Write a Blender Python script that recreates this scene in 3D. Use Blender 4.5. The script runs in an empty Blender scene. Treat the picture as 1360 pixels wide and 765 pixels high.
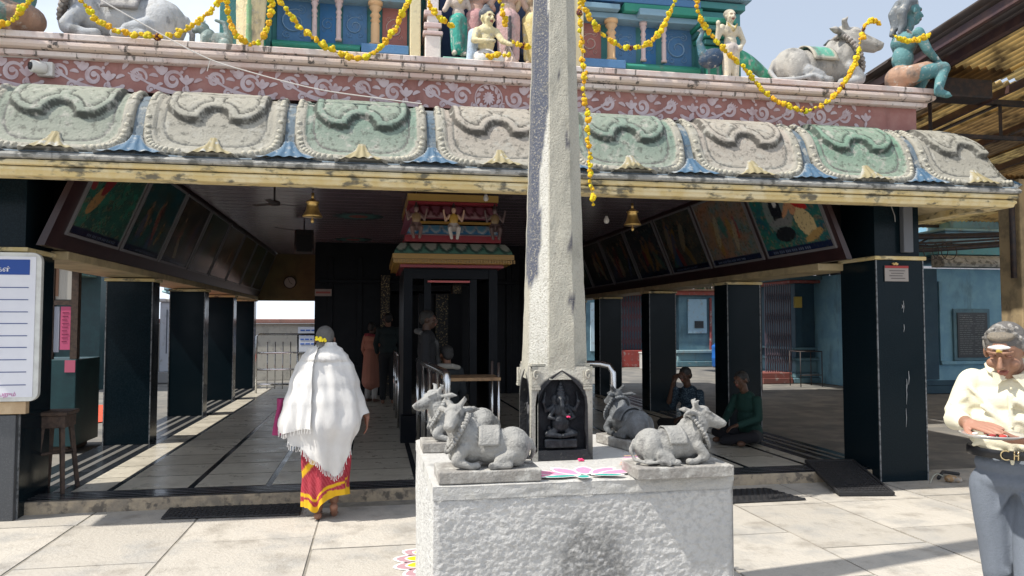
import bpy, bmesh, math, random
import numpy as np
from mathutils import Vector, Matrix, Euler
random.seed(7); np.random.seed(7)
PI = math.pi; R = math.radians
SC = bpy.context.scene; COL = SC.collection
sin, cos = math.sin, math.cos

# ------------------------------------------------------------------ materials
MATS = {}
def M(name, c1=(.5,.5,.5), c2=None, scale=6, lo=.4, hi=.65, rough=.6, bump=0, bscale=60, attr=False,
      stain=0, stc=(.03,.03,.03), sscale=3, slo=.5, shi=.62, stretch=1, metal=0, spec=.5, det=6, rvar=0):
    if name in MATS: return MATS[name]
    m = bpy.data.materials.new(name); m.use_nodes = True; MATS[name] = m
    nt = m.node_tree; N = nt.nodes; L = nt.links; b = N['Principled BSDF']
    tc = N.new('ShaderNodeTexCoord')
    def noise(sc, dt=det, st=1, off=0):
        mp = N.new('ShaderNodeMapping'); L.new(tc.outputs['Object'], mp.inputs[0])
        mp.inputs['Scale'].default_value = (1, 1, 1/st); mp.inputs['Location'].default_value = (off, off*.7, off*.3)
        n = N.new('ShaderNodeTexNoise'); L.new(mp.outputs[0], n.inputs['Vector'])
        n.inputs['Scale'].default_value = sc; n.inputs['Detail'].default_value = dt; n.inputs['Roughness'].default_value = .62
        return n
    def ramp(src, lo, hi):
        r = N.new('ShaderNodeMapRange'); r.clamp = True; r.interpolation_type = 'SMOOTHSTEP'
        r.inputs['From Min'].default_value = lo; r.inputs['From Max'].default_value = hi
        L.new(src, r.inputs['Value']); return r.outputs[0]
    def mix(f, a, bcol, amt=1):
        x = N.new('ShaderNodeMix'); x.data_type = 'RGBA'
        if amt != 1:
            mm = N.new('ShaderNodeMath'); mm.operation = 'MULTIPLY'; mm.inputs[1].default_value = amt
            L.new(f, mm.inputs[0]); f = mm.outputs[0]
        L.new(f, x.inputs['Factor'])
        for s, v in ((x.inputs[6], a), (x.inputs[7], bcol)):
            if isinstance(v, tuple): s.default_value = (*v[:3], 1)
            else: L.new(v, s)
        return x.outputs[2]
    if attr:
        a = N.new('ShaderNodeAttribute'); a.attribute_name = 'Col'; cur = a.outputs['Color']
    else: cur = tuple(c1)
    if c2 is not None: cur = mix(ramp(noise(scale).outputs[0], lo, hi), cur, tuple(c2))
    if stain: cur = mix(ramp(noise(sscale, 8, stretch, 3.1).outputs[0], slo, shi), cur, tuple(stc), stain)
    if isinstance(cur, tuple): b.inputs['Base Color'].default_value = (*cur[:3], 1)
    else: L.new(cur, b.inputs['Base Color'])
    b.inputs['Roughness'].default_value = rough; b.inputs['Metallic'].default_value = metal
    b.inputs['Specular IOR Level'].default_value = spec
    if rvar:
        r = N.new('ShaderNodeMapRange'); L.new(noise(5, 5, 1, 8).outputs[0], r.inputs['Value'])
        r.inputs['From Min'].default_value = .3; r.inputs['From Max'].default_value = .7
        r.inputs['To Min'].default_value = max(.02, rough-rvar); r.inputs['To Max'].default_value = rough+rvar
        L.new(r.outputs[0], b.inputs['Roughness'])
    if bump:
        bp = N.new('ShaderNodeBump'); bp.inputs['Strength'].default_value = min(1, bump); bp.inputs['Distance'].default_value = .01*max(1, bump)
        L.new(noise(bscale, 8, 1, 5).outputs[0], bp.inputs['Height']); L.new(bp.outputs[0], b.inputs['Normal'])
    return m

# ------------------------------------------------------------------ mesh builder
OFF = {}
class MB:
    def __init__(s): s.v = []; s.f = []; s.c = []; s.col = (.5,.5,.5); s.sm = []
    def add(s, vs, fs, col=None, smooth=False):
        o = len(s.v); s.v += [tuple(p) for p in vs]; s.f += [tuple(i+o for i in f) for f in fs]
        cc = col or s.col
        if len(cc) and not isinstance(cc[0], (int, float)): s.c += [tuple(x) for x in cc]
        else: s.c += [tuple(cc)]*len(vs)
        s.sm += [smooth]*len(fs); return s
    def box(s, x0, x1, y0, y1, z0, z1, col=None, mtx=None):
        vs = [(x,y,z) for z in (z0,z1) for y in (y0,y1) for x in (x0,x1)]
        if mtx is not None: vs = [tuple(mtx @ Vector(p)) for p in vs]
        return s.add(vs, [(0,2,3,1),(4,5,7,6),(0,1,5,4),(1,3,7,5),(3,2,6,7),(2,0,4,6)], col)
    def cbox(s, c, d, col=None, rot=(0,0,0)):
        m = Matrix.Translation(c) @ Euler(rot).to_matrix().to_4x4()
        return s.box(-d[0]/2,d[0]/2,-d[1]/2,d[1]/2,-d[2]/2,d[2]/2,col,m)
    def tube(s, path, r, n=8, col=None, cap=True, flat=1.0):
        P = [Vector(p) for p in path]; k = len(P)
        rs = r if isinstance(r, (list, tuple)) else [r]*k
        vs = []; up = None
        for i in range(k):
            t = (P[min(i+1,k-1)]-P[max(i-1,0)])
            if t.length < 1e-9: t = Vector((0,0,1))
            t.normalize()
            if up is None:
                up = Vector((0,0,1)) if abs(t.z) < .9 else Vector((1,0,0))
            a = (up - t*up.dot(t))
            if a.length < 1e-6: a = t.orthogonal()
            a.normalize(); up = a; b = t.cross(a)
            for j in range(n):
                th = 2*PI*j/n; vs.append(P[i]+a*cos(th)*rs[i]*flat+b*sin(th)*rs[i])
        fs = [(i*n+j, i*n+(j+1)%n, (i+1)*n+(j+1)%n, (i+1)*n+j) for i in range(k-1) for j in range(n)]
        if cap: fs += [tuple(range(n))[::-1], tuple((k-1)*n+j for j in range(n))]
        return s.add(vs, fs, col, n > 5)
    def lathe(s, prof, c=(0,0,0), n=20, col=None, sx=1, sy=1, mtx=None, a0=0, cap=True, smooth=True):
        vs = []
        for r, z in prof:
            for j in range(n):
                th = a0+2*PI*j/n; p = Vector((r*cos(th)*sx, r*sin(th)*sy, z))
                if mtx is not None: p = mtx @ p
                vs.append(p+Vector(c))
        k = len(prof)
        fs = [(i*n+j, i*n+(j+1)%n, (i+1)*n+(j+1)%n, (i+1)*n+j) for i in range(k-1) for j in range(n)]
        if cap: fs += [tuple(range(n))[::-1], tuple((k-1)*n+j for j in range(n))]
        return s.add(vs, fs, col, smooth)
    def ball(s, c, r, n=8, col=None, rot=None):
        rr = r if isinstance(r, (list, tuple)) else (r,r,r); m = max(4, n//2+1)
        E = Euler(rot).to_matrix() if rot else None
        vs = []
        for i in range(m+1):
            ph = -PI/2+PI*i/m; ph = max(-PI/2+.05, min(PI/2-.05, ph))
            for j in range(n):
                th = 2*PI*j/n; p = Vector((cos(ph)*cos(th)*rr[0], cos(ph)*sin(th)*rr[1], sin(ph)*rr[2]))
                if E: p = E @ p
                vs.append(p+Vector(c))
        fs = [(i*n+j, i*n+(j+1)%n, (i+1)*n+(j+1)%n, (i+1)*n+j) for i in range(m) for j in range(n)]
        fs += [tuple(range(n))[::-1], tuple(m*n+j for j in range(n))]
        return s.add(vs, fs, col, True)
    def prism(s, poly, d0, d1, axis='y', col=None, smooth=False):
        n = len(poly)
        def P(a, b, d): return {'y': (a,d,b), 'x': (d,a,b), 'z': (a,b,d)}[axis]
        vs = [P(a,b,d0) for a,b in poly]+[P(a,b,d1) for a,b in poly]
        fs = [tuple(range(n)), tuple(range(n,2*n))[::-1]]+[(i,(i+1)%n+0,(i+1)%n+n,i+n)[::-1] for i in range(n)]
        return s.add(vs, fs, col, smooth)
    def grid(s, fn, nu, nv, col=None, wrap=False, smooth=True):
        vs = []; cs = []
        for j in range(nv+1):
            for i in range(nu if wrap else nu+1):
                r = fn(i/nu, j/nv)
                if len(r) == 2 : vs.append(r[0]); cs.append(r[1])
                else: vs.append(r); cs.append(col or s.col)
        w = nu if wrap else nu+1
        fs = []
        for j in range(nv):
            for i in range(nu):
                a = j*w+i; b = j*w+(i+1)%w; fs.append((a,b,b+w,a+w))
        return s.add(vs, fs, cs, smooth)
    def build(s, name, mat, parent=None, world=True, bevel=0, seg=2, recalc=True):
        me = bpy.data.meshes.new(name)
        off = OFF.get(parent.name, Vector()) if (parent and world) else Vector()
        me.from_pydata([tuple(Vector(p)-off) for p in s.v], [], s.f); me.update()
        if recalc:
            bm = bmesh.new(); bm.from_mesh(me); bmesh.ops.recalc_face_normals(bm, faces=bm.faces)
            bm.to_mesh(me); bm.free()
        if any(s.sm): me.polygons.foreach_set('use_smooth', s.sm)
        a = me.color_attributes.new('Col', 'FLOAT_COLOR', 'POINT')
        a.data.foreach_set('color', np.c_[np.array(s.c, dtype=np.float32), np.ones(len(s.c), dtype=np.float32)].ravel())
        me.materials.append(mat)
        o = bpy.data.objects.new(name, me); COL.objects.link(o)
        if parent: o.parent = parent; OFF[o.name] = off
        if bevel:
            md = o.modifiers.new('bevel', 'BEVEL'); md.width = bevel; md.segments = seg; md.limit_method = 'ANGLE'; md.angle_limit = R(40)
            md.harden_normals = False
        return o

def thing(name, label, cat, loc=(0,0,0), rz=0, group=None, local=False):
    o = bpy.data.objects.new(name, None); COL.objects.link(o); o.empty_display_size = .1
    o.location = loc; o.rotation_euler = (0,0,rz); o['label'] = label; o['category'] = cat
    if group: o['group'] = group
    if not local: OFF[o.name] = Vector(loc)
    return o
def tag(o, label, cat, group=None):
    o['label'] = label; o['category'] = cat
    if group: o['group'] = group
    return o
def structure(o): o['kind'] = 'structure'; return o
def dup(root, loc=None, rz=None, label=None, scale=None):
    def cp(o, par):
        c = o.copy(); COL.objects.link(c); c.parent = par
        for ch in list(o.children): cp(ch, c)
        return c
    r = cp(root, None)
    if loc is not None: r.location = loc
    if rz is not None: r.rotation_euler = (0,0,rz)
    if scale: r.scale = scale if isinstance(scale, tuple) else (scale,)*3
    if label: r['label'] = label
    return r

# ------------------------------------------------------------------ organic shapes: voxel union of tapered capsules and ellipsoids
def cap_mesh(mb, p0, r0, p1, r1, n=14):
    p0 = Vector(p0); p1 = Vector(p1); d = p1-p0; L = d.length
    if L < 1e-6: return mb.ball(p0, r0, n)
    q = Vector((0,0,1)).rotation_difference(d.normalized()).to_matrix().to_4x4()
    prof = []
    for i in range(6): a = -PI/2+.06+(PI/2-.06)*i/5; prof.append((r0*cos(a), r0*sin(a)))
    for i in range(6): a = (PI/2-.06)*i/5; prof.append((r1*cos(a), L+r1*sin(a)))
    mb.lathe(prof, p0, n, mtx=q)
def blob(name, prims, mat, parent=None, voxel=.01, smooth=4, factor=.5, world=True, noise=0, nscale=30, decim=0, blend=0):
    """prims: ('c',p0,r0,p1,r1,col) | ('e',centre,(rx,ry,rz),rot,col)"""
    mb = MB()
    for p in prims:
        if p[0] == 'c': cap_mesh(mb, *p[1:5])
        else: mb.ball(p[1], p[2], 16, rot=p[3])
    me = bpy.data.meshes.new('tmp'); me.from_pydata(mb.v, [], mb.f)
    bm = bmesh.new(); bm.from_mesh(me); bmesh.ops.recalc_face_normals(bm, faces=bm.faces); bm.to_mesh(me); bm.free()
    t = bpy.data.objects.new('tmp', me); COL.objects.link(t)
    rm = t.modifiers.new('r', 'REMESH'); rm.mode = 'VOXEL'; rm.voxel_size = voxel; rm.adaptivity = 0
    if smooth:
        sm = t.modifiers.new('s', 'SMOOTH'); sm.factor = factor; sm.iterations = smooth
    if decim:
        dm = t.modifiers.new('d', 'DECIMATE'); dm.ratio = decim
    dg = bpy.context.evaluated_depsgraph_get()
    m2 = bpy.data.meshes.new_from_object(t.evaluated_get(dg)); m2.name = name
    bpy.data.objects.remove(t); bpy.data.meshes.remove(me)
    n = len(m2.vertices); co = np.empty(n*3, dtype=np.float32); m2.vertices.foreach_get('co', co); co = co.reshape(-1,3)
    best = np.full(n, 1e9); colr = np.zeros((n,3), dtype=np.float32)
    for p in prims:
        c = p[-1]
        if p[0] == 'c':
            a = np.array(p[1]); d = np.array(p[3])-a; L2 = max(1e-9, (d*d).sum())
            h = np.clip(((co-a)@d)/L2, 0, 1); dist = np.linalg.norm(co-a-h[:,None]*d, axis=1)-(p[2]+(p[4]-p[2])*h)
        else:
            E = np.array(Euler(p[3] or (0,0,0)).to_matrix()); q = (co-np.array(p[1]))@E; rr = np.array(p[2] if isinstance(p[2],(tuple,list)) else (p[2],)*3)
            k = np.linalg.norm(q/rr, axis=1); dist = (k-1)*rr.min()
        w = dist < best; best[w] = dist[w]; colr[w] = c
    if noise:
        nr = np.empty(n*3, dtype=np.float32); m2.vertices.foreach_get('normal', nr); nr = nr.reshape(-1,3)
        ph = np.sin(co[:,0]*nscale+2*np.sin(co[:,1]*nscale*.7))*np.sin(co[:,1]*nscale*1.1+1)*np.sin(co[:,2]*nscale*.9+np.sin(co[:,0]*nscale))
        co += nr*(ph*noise)[:,None]
    if parent and world: co -= np.array(OFF.get(parent.name, Vector()))
    m2.vertices.foreach_set('co', co.ravel())
    a = m2.color_attributes.new('Col', 'FLOAT_COLOR', 'POINT')
    a.data.foreach_set('color', np.c_[colr, np.ones(n, dtype=np.float32)].astype(np.float32).ravel())
    m2.polygons.foreach_set('use_smooth', [True]*len(m2.polygons))
    m2.materials.clear(); m2.materials.append(mat)
    o = bpy.data.objects.new(name, m2); COL.objects.link(o)
    if parent: o.parent = parent; OFF[o.name] = OFF.get(parent.name, Vector()) if world else Vector()
    return o
def xf(prims, mtx, sc=1):
    out = []; rot = mtx.to_3x3().normalized()
    for p in prims:
        if p[0] == 'c': out.append(('c', tuple(mtx@Vector(p[1])), p[2]*sc, tuple(mtx@Vector(p[3])), p[4]*sc, p[5]))
        else:
            rr = p[2] if isinstance(p[2],(tuple,list)) else (p[2],)*3
            e = (rot @ Euler(p[3] or (0,0,0)).to_matrix()).to_euler()
            out.append(('e', tuple(mtx@Vector(p[1])), tuple(r*sc for r in rr), tuple(e), p[4]))
    return out
def chain(pts, rs, col): return [('c', pts[i], rs[i], pts[i+1], rs[i+1], col) for i in range(len(pts)-1)]

# ------------------------------------------------------------------ camera, light, sky
cam = bpy.data.cameras.new('camera'); co_ = bpy.data.objects.new('camera', cam); COL.objects.link(co_)
yaw, pit = R(10.4), R(2.75)
co_.location = (0,0,1.6); co_.rotation_euler = (PI/2+pit, 0, -yaw)
cam.sensor_width = 36; cam.lens = 36*1000/1360; cam.clip_end = 2000; cam.clip_start = .05
SC.camera = co_
SUN_EL, SUN_AZ = 55, 12      # sun from the left, slightly from the camera's side
sdir = Vector((-cos(R(SUN_AZ))*cos(R(SUN_EL)), -sin(R(SUN_AZ))*cos(R(SUN_EL)), sin(R(SUN_EL))))
sl = bpy.data.lights.new('sun', 'SUN'); sl.energy = 4.9; sl.angle = R(.8); sl.color = (1,.945,.85)
so = bpy.data.objects.new('sun', sl); COL.objects.link(so); so.rotation_euler = sdir.to_track_quat('Z','Y').to_euler()
so.location = sdir*20
w = bpy.data.worlds.new('World'); SC.world = w; w.use_nodes = True
nt = w.node_tree; N = nt.nodes; L = nt.links; bg = N['Background']
sky = N.new('ShaderNodeTexSky'); sky.sky_type = 'NISHITA'; sky.sun_disc = False
sky.sun_elevation = R(SUN_EL); sky.sun_rotation = math.atan2(sdir.x, sdir.y); sky.dust_density = 2.5; sky.air_density = 1.2
tc = N.new('ShaderNodeTexCoord'); ns = N.new('ShaderNodeTexNoise'); ns.inputs['Scale'].default_value = 1.6; ns.inputs['Detail'].default_value = 7
mp = N.new('ShaderNodeMapping'); mp.inputs['Scale'].default_value = (1,1,2.2); mp.inputs['Location'].default_value = (.6,.2,.4)
L.new(tc.outputs['Generated'], mp.inputs[0]); L.new(mp.outputs[0], ns.inputs['Vector'])
rp = N.new('ShaderNodeMapRange'); rp.interpolation_type = 'SMOOTHSTEP'; rp.inputs['From Min'].default_value = .34; rp.inputs['From Max'].default_value = .66
rp.inputs['To Min'].default_value = .35; rp.inputs['To Max'].default_value = .95
L.new(ns.outputs[0], rp.inputs['Value'])
mx = N.new('ShaderNodeMix'); mx.data_type = 'RGBA'; L.new(rp.outputs[0], mx.inputs['Factor']); L.new(sky.outputs[0], mx.inputs[6])
mx.inputs[7].default_value = (12.6,13.8,15.8,1)
L.new(mx.outputs[2], bg.inputs['Color']); bg.inputs['Strength'].default_value = .085
vs_ = SC.view_settings; vs_.view_transform = 'Standard'; vs_.look = 'None'; vs_.exposure = 0.27; vs_.gamma = 1
SC.cycles.max_bounces = 8; SC.cycles.diffuse_bounces = 4; SC.cycles.glossy_bounces = 4
SC.cycles.use_denoising = True

# palette
WHT=(.75,.74,.70); CREAM=(.62,.52,.26); BLK=(.012,.014,.018)
m_granite = M('black_granite', (.004,.010,.014), (.009,.017,.023), scale=90, rough=.18, spec=.10, rvar=.07)
m_greygran = M('grey_granite', (.055,.06,.068), (.11,.115,.12), scale=160, lo=.5, hi=.7, rough=.35)
m_cream = M('cream_plaster', (.60,.47,.22), (.68,.58,.36), scale=5, rough=.75, stain=.9, stc=(.10,.095,.075), sscale=6, slo=.52, shi=.64, stretch=.5, bump=.3)
m_white = M('weathered_white_plaster', (.70,.62,.58), (.62,.47,.42), scale=3, rough=.8, stain=.9, stc=(.10,.09,.08), sscale=16, slo=.56, shi=.64, stretch=5, bump=.4)
m_terra = M('terracotta_wall_paint', (.33,.15,.13), (.37,.19,.165), scale=6, rough=.8, stain=.5, stc=(.14,.06,.055), sscale=3, slo=.5, shi=.7, stretch=5, bump=.2)
m_paint = M('painted_plaster', attr=True, rough=.72, c2=None, stain=.55, stc=(.16,.15,.13), sscale=14, slo=.52, shi=.68, bump=.4, bscale=50)
m_weath = M('weathered_painted_stucco', attr=True, rough=.85, c2=(.36,.35,.31), scale=13, lo=.50, hi=.74, stain=.6, stc=(.055,.055,.045), sscale=19, slo=.52, shi=.66, bump=.8, bscale=55)
m_clean = M('coloured_paint', attr=True, rough=.6)
m_gloss = M('gloss_paint', attr=True, rough=.3)
m_steel = M('stainless_steel', (.62,.62,.62), rough=.22, metal=1, rvar=.08)
m_dksteel = M('dark_painted_steel', (.02,.018,.022), (.05,.03,.025), scale=12, rough=.6)
m_wood = M('worn_wood', (.30,.19,.10), (.17,.10,.055), scale=14, rough=.7, bump=.4)
m_dkwood = M('dark_old_wood', (.09,.06,.045), (.05,.035,.03), scale=20, rough=.8, bump=.5)
m_brass = M('brass', (.62,.43,.16), (.40,.27,.11), scale=12, rough=.33, metal=.85)
# ================================================================== SETTING
def lerp(a, b, t): return a+(b-a)*t
def mixc(a, b, t): return tuple(lerp(x, y, t) for x, y in zip(a, b))
m_soil = M('bare_ground', (.15,.145,.135), (.22,.205,.18), scale=2, rough=.9, bump=.4, bscale=30, stain=.6, stc=(.09,.09,.09), sscale=1.2)
mb = MB(); mb.add([(-300,-100,-.012),(300,-100,-.012),(300,500,-.012),(-300,500,-.012)], [(0,1,2,3)])
structure(mb.build('ground', m_soil, recalc=False))
m_slab = M('worn_stone_paving', attr=True, rough=.75, c2=(.36,.345,.32), scale=2.3, lo=.46, hi=.7, stain=.5, stc=(.19,.165,.135), sscale=3.4, slo=.50, shi=.72, bump=1.1, bscale=30, rvar=.1)
mb = MB(); rnd = random.Random(3)
x = -9.3
while x < 14:
    wd = rnd.uniform(.78,1.05); y = -2+rnd.random()
    while y < 7.3:
        ln = rnd.uniform(.85,1.5); g = rnd.uniform(.36,.52); c = (g*1.05, g*.965, g*.83)
        x0, x1, y0, y1 = x+.010, x+wd-.010, y+.009, min(y+ln, 7.4)-.009
        g = .44+(g-.44)*.5; c = (g*1.04, g*.965, g*.85)
        if not (y0 > 6.8 and -3.1 < x0 < 4.9):
            z = rnd.uniform(-.003,.002); j = lambda: rnd.uniform(-.006,.006)
            mb.add([(x0+j(),y0+j(),z),(x1+j(),y0+j(),z),(x1+j(),y1+j(),z),(x0+j(),y1+j(),z),
                    (x0,y0,-.03),(x1,y0,-.03),(x1,y1,-.03),(x0,y1,-.03)],
                   [(0,1,2,3),(0,4,5,1),(1,5,6,2),(2,6,7,3),(3,7,4,0)], c)
        y += ln
    x += wd
structure(mb.build('paving', m_slab))
m_joint = M('paving_joint_mortar', (.20,.185,.16), (.28,.26,.22), scale=9, rough=.9)
mb = MB(); mb.box(-9.6,14.3,-2.5,7.42,-.02,-.006); structure(mb.build('paving_bed', m_joint))

# hall floor
FX0, FX1, FY0, FY1, FZ = -3.3, 5.35, 7.03, 19.0, .115
m_floorblk = M('black_floor_granite', (.012,.014,.018), (.03,.033,.04), scale=50, rough=.18, rvar=.08)
m_tile = M('beige_floor_tile', attr=True, rough=.33, rvar=.1, spec=.35, c2=(.38,.35,.29), scale=3.2, lo=.42, hi=.75, stain=.3, stc=(.14,.13,.11), sscale=9, slo=.5, shi=.7)
m_riser = M('worn_step_plaster', (.42,.34,.24), (.26,.22,.17), scale=8, rough=.9, stain=.8, stc=(.09,.08,.07), sscale=9, slo=.5, shi=.62, bump=1.6, bscale=18)
mb = MB(); mb.box(FX0,FX1,FY0,FY1,-.02,FZ-.012); fl = structure(mb.build('hall_floor', m_riser, bevel=.012))
mb = MB(); mb.box(FX0+.02,FX1-.02,FY0+.012,FY1,FZ-.010,FZ); p = mb.build('floor_border', m_floorblk, fl)
mb = MB(); mbl = MB()
xs = [-2.62]+[-2.30+.68*i for i in range(11)]; xs = [v for v in xs if v < 4.7]+[4.72]
rows = [7.32+.605*i for i in range(20)]
for i in range(len(xs)-1):
    for k in range(len(rows)-1):
        g = rnd.uniform(.46,.56)
        a = xs[i]+(.028 if i else 0); b = xs[i+1]-.028; q0 = rows[k]+.007; q1 = rows[k+1]-.007
        mb.add([(a,q0,FZ+.003),(b,q0,FZ+.003),(b,q1,FZ+.003),(a,q1,FZ+.003)], [(0,1,2,3)], (g,g*.93,g*.78))
mb.build('floor_tiles', m_tile, fl, recalc=False)
for d in (.06,.125,.19,.25):
    mbl.add([(FX0+.1,FY0+d,FZ+.003),(FX1-.1,FY0+d,FZ+.003),(FX1-.1,FY0+d+.011,FZ+.003),(FX0+.1,FY0+d+.011,FZ+.003)], [(0,1,2,3)], (.25,.25,.26))
for bx, sg in ((-2.62,-1),(4.72,1)):
    for d in (.1,.28,.42):
        a, b = sorted((bx+sg*d, bx+sg*(d+.06)))
        mbl.add([(a,FY0+.3,FZ+.003),(b,FY0+.3,FZ+.003),(b,FY1,FZ+.003),(a,FY1,FZ+.003)], [(0,1,2,3)], (.17,.165,.155))
mbl.build('floor_stripes', m_gloss, fl, recalc=False)

# ================================================================== TEMPLE HALL
XL, XR, WY, BY = -3.5, 5.45, 6.75, 19.3
hall = thing('temple_hall', 'open pillared temple hall with black granite pillars and a carved weathered eave', 'temple hall', (.97,6.9,0))
def sweep(prof, closed=True, back=BY, col=None, mb=None, yfront=WY, nx=1):
    mb = mb or MB(); vs = []; k = len(prof)
    path = lambda d: [(XL-d,back),(XL-d,yfront-d),(XR+d,yfront-d),(XR+d,back)]
    for d, z in prof:
        for (a, b) in path(d): vs.append((a,b,z))
    fs = []
    for i in range(k if closed else k-1):
        j = (i+1) % k
        for s in range(3): fs.append((i*4+s, i*4+s+1, j*4+s+1, j*4+s))
    return mb.add(vs, fs, col)
# pillars
def pillar(x0, x1, y0, y1, z0, z1, band, up=None):
    mb = MB(); mb.box(x0,x1,y0,y1,z0,band); o = mb.build('pillar', m_granite, hall, bevel=.006)
    if up:
        mb = MB(); mb.box(x0+.012,x1-.012,y0+.03,y1-.01,band+.04,up); mb.build('upper_cladding', m_granite, o)
    mb = MB(); mb.box(x0-.025,x1+.03,y0-.025,y1+.01,band+.001,band+.04); mb.build('band', m_cream, o, bevel=.008)
    mb = MB()
    for (a, b) in ((x0,y0),(x1,y0)):
        mb.box(a-.006,a+.006,b-.006,b+.006,z0,band-.002)
    mb.build('edge_strip', m_edge, o)
    return o
m_edge = M('pale_granite_edge', (.20,.21,.22), (.05,.055,.06), scale=30, rough=.3)
pillar(-3.42,-2.87,6.9,7.5,-.01,2.2,2.2,3.3)
pillar(5.06,5.6,6.9,7.5,-.01,2.26,2.26,3.3)
for y in (10.05,13.0,15.6,18.2): pillar(-3.25,-2.72,y,y+.33,FZ,2.17,2.13)
for y in (9.4,12.3,15.2,17.9): pillar(4.66,5.13,y,y+.4,FZ,2.17,2.13)
# shell that closes the roof and the upper side walls
m_dull = M('dull_inner_plaster', (.16,.13,.11), (.10,.08,.07), scale=3, rough=.9)
mb = MB()
mb.box(XL,XR,WY+.03,BY,3.40,3.49)
mb.box(XL+.02,XL+.16,WY+.2,BY,2.3,3.42); mb.box(XR-.16,XR-.02,WY+.2,BY,2.3,3.42)
mb.build('roof_slab', m_dull, hall)
mb = MB(); mb.box(XL,XR,WY+.002,WY+.12,2.93,3.42); mb.build('front_beam', m_dull, hall)
m_ceil = M('glossy_ceiling_boards', (.17,.135,.16), (.13,.10,.125), scale=1.5, rough=.25, spec=.45)
mb = MB(); n = 0; y = WY+.2
while y < BY-.05:
    mb.box(-2.3,4.32,y,min(y+.148,BY),3.30+.002*(n%2),3.36); y += .15; n += 1
mb.build('ceiling', m_ceil, hall)
for sgn, xo, xi in ((1,-3.3,-2.74),(-1,5.2,4.76)):
    mb = MB(); a, b = sorted((xo, xi)); mb.box(a,b,7.45,BY,2.185,2.265); mb.build('side_beam', M('cream_beam_paint',(.50,.40,.23),(.4,.32,.19),scale=4,rough=.6,stain=.4,stc=(.2,.16,.1)), hall, bevel=.01)
    t = -1 if sgn > 0 else 1
    mb = MB(); mb.prism([(xi-.005*sgn,2.268),(xi+.42*sgn,3.34),(xi+.42*sgn-.04*sgn,3.34),(xi-.07*sgn,2.268)], WY+.2, BY-.1, 'y')
    mb.build('sloped_fascia', M('dark_maroon_board',(.022,.009,.011),(.035,.015,.016),scale=6,rough=.35), hall)
# rear walls
m_ochre = M('ochre_wall_paint', (.20,.15,.07), (.16,.12,.06), scale=3, rough=.8, stain=.4, stc=(.12,.09,.05))
mb = MB(); mb.box(XL+.2,-1.22,18.95,19.15,2.17,3.3); mb.box(-3.3,-3.12,18.9,19.2,FZ,2.17); mb.build('rear_wall', m_ochre, hall)
m_dark = M('dark_stone_wall', (.010,.012,.016), (.016,.017,.02), scale=6, rough=.5, bump=.3, spec=.2)
mb = MB(); mb.box(3.1,XR-.2,18.95,19.15,FZ,3.3); mb.build('rear_wall', m_dark, hall)
# soffit under the eave
mb = MB(); sweep([(.56,2.735),(.0,2.90),(.0,2.93),(.5,2.82)], mb=mb); mb.build('eave_soffit', M('cream_soffit',(.5,.41,.25),(.36,.29,.18),scale=4,rough=.8,stain=.5,stc=(.18,.14,.09)), hall)
# eave lip
mb = MB(); sweep([(.44,2.842),(.60,2.843),(.615,2.85),(.62,2.868),(.61,2.887),(.58,2.90),(.5,2.93),(.3,2.91)], mb=mb)
m_lip = M('weathered_grey_lip', (.30,.295,.27), (.40,.39,.36), scale=8, rough=.9, stain=.9, stc=(.11,.11,.10), sscale=9, slo=.48, shi=.62, bump=1, bscale=30)
mb.build('eave_lip', m_lip, hall)
mb = MB(); sweep([(.4,2.79),(.585,2.793),(.596,2.800),(.6,2.815),(.592,2.834),(.57,2.839),(.4,2.839)], mb=mb)
sweep([(.4,2.72),(.555,2.715),(.57,2.72),(.578,2.745),(.59,2.757),(.588,2.775),(.575,2.786),(.4,2.786)], mb=mb)
mb.build('yellow_moulding', m_cream, hall)
# curved eave
PROF = [(0,3.50),(.06,3.505),(.13,3.49),(.20,3.455),(.275,3.40),(.34,3.33),(.39,3.24),(.43,3.14),(.47,3.05),(.515,2.975),(.56,2.925),(.60,2.895)]
def catmull(P, t):
    n = len(P)-1; f = min(max(t,0),.99999)*n; i = int(f); u = f-i
    p0 = P[max(i-1,0)]; p1 = P[i]; p2 = P[i+1]; p3 = P[min(i+2,n)]
    return tuple(.5*((2*b)+(-a+c)*u+(2*a-5*b+4*c-d)*u*u+(-a+3*b-3*c+d)*u**3) for a,b,c,d in zip(p0,p1,p2,p3))
def prof(t, h=0):
    d, z = catmull(PROF, t); d2, z2 = catmull(PROF, min(t+.01,1)); d1, z1 = catmull(PROF, max(t-.01,0))
    tx, tz = d2-d1, z2-z1; l = math.hypot(tx,tz)
    return d-tz/l*h, z+tx/l*h
mb = MB(); NX, NT = 140, 24; vs = []; cs = []
for j in range(NT+1):
    d, z = prof(j/NT)
    for i in range(NX+1):
        x = lerp(XL-d, XR+d, i/NX); vs.append((x, WY-d, z))
        g = .5+.5*sin(x*5)*sin(j*.4)
        cs.append(mixc((.06,.11,.16),(.19,.21,.22),g))
fs = [(j*(NX+1)+i,(j+1)*(NX+1)+i,(j+1)*(NX+1)+i+1,j*(NX+1)+i+1) for j in range(NT) for i in range(NX)]
mb.add(vs, fs, cs, True)
for sx in (0,1):
    vs = []; cs = []
    for j in range(NT+1):
        d, z = prof(j/NT); x = XR+d if sx else XL-d
        for i in range(21): vs.append((x, lerp(WY-d,BY,i/20), z)); cs.append((.3,.3,.28))
    mb.add(vs, [(j*21+i,(j+1)*21+i,(j+1)*21+i+1,j*21+i+1) for j in range(NT) for i in range(20)], cs, True)
eave = mb.build('curved_eave', m_weath, hall)
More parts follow.
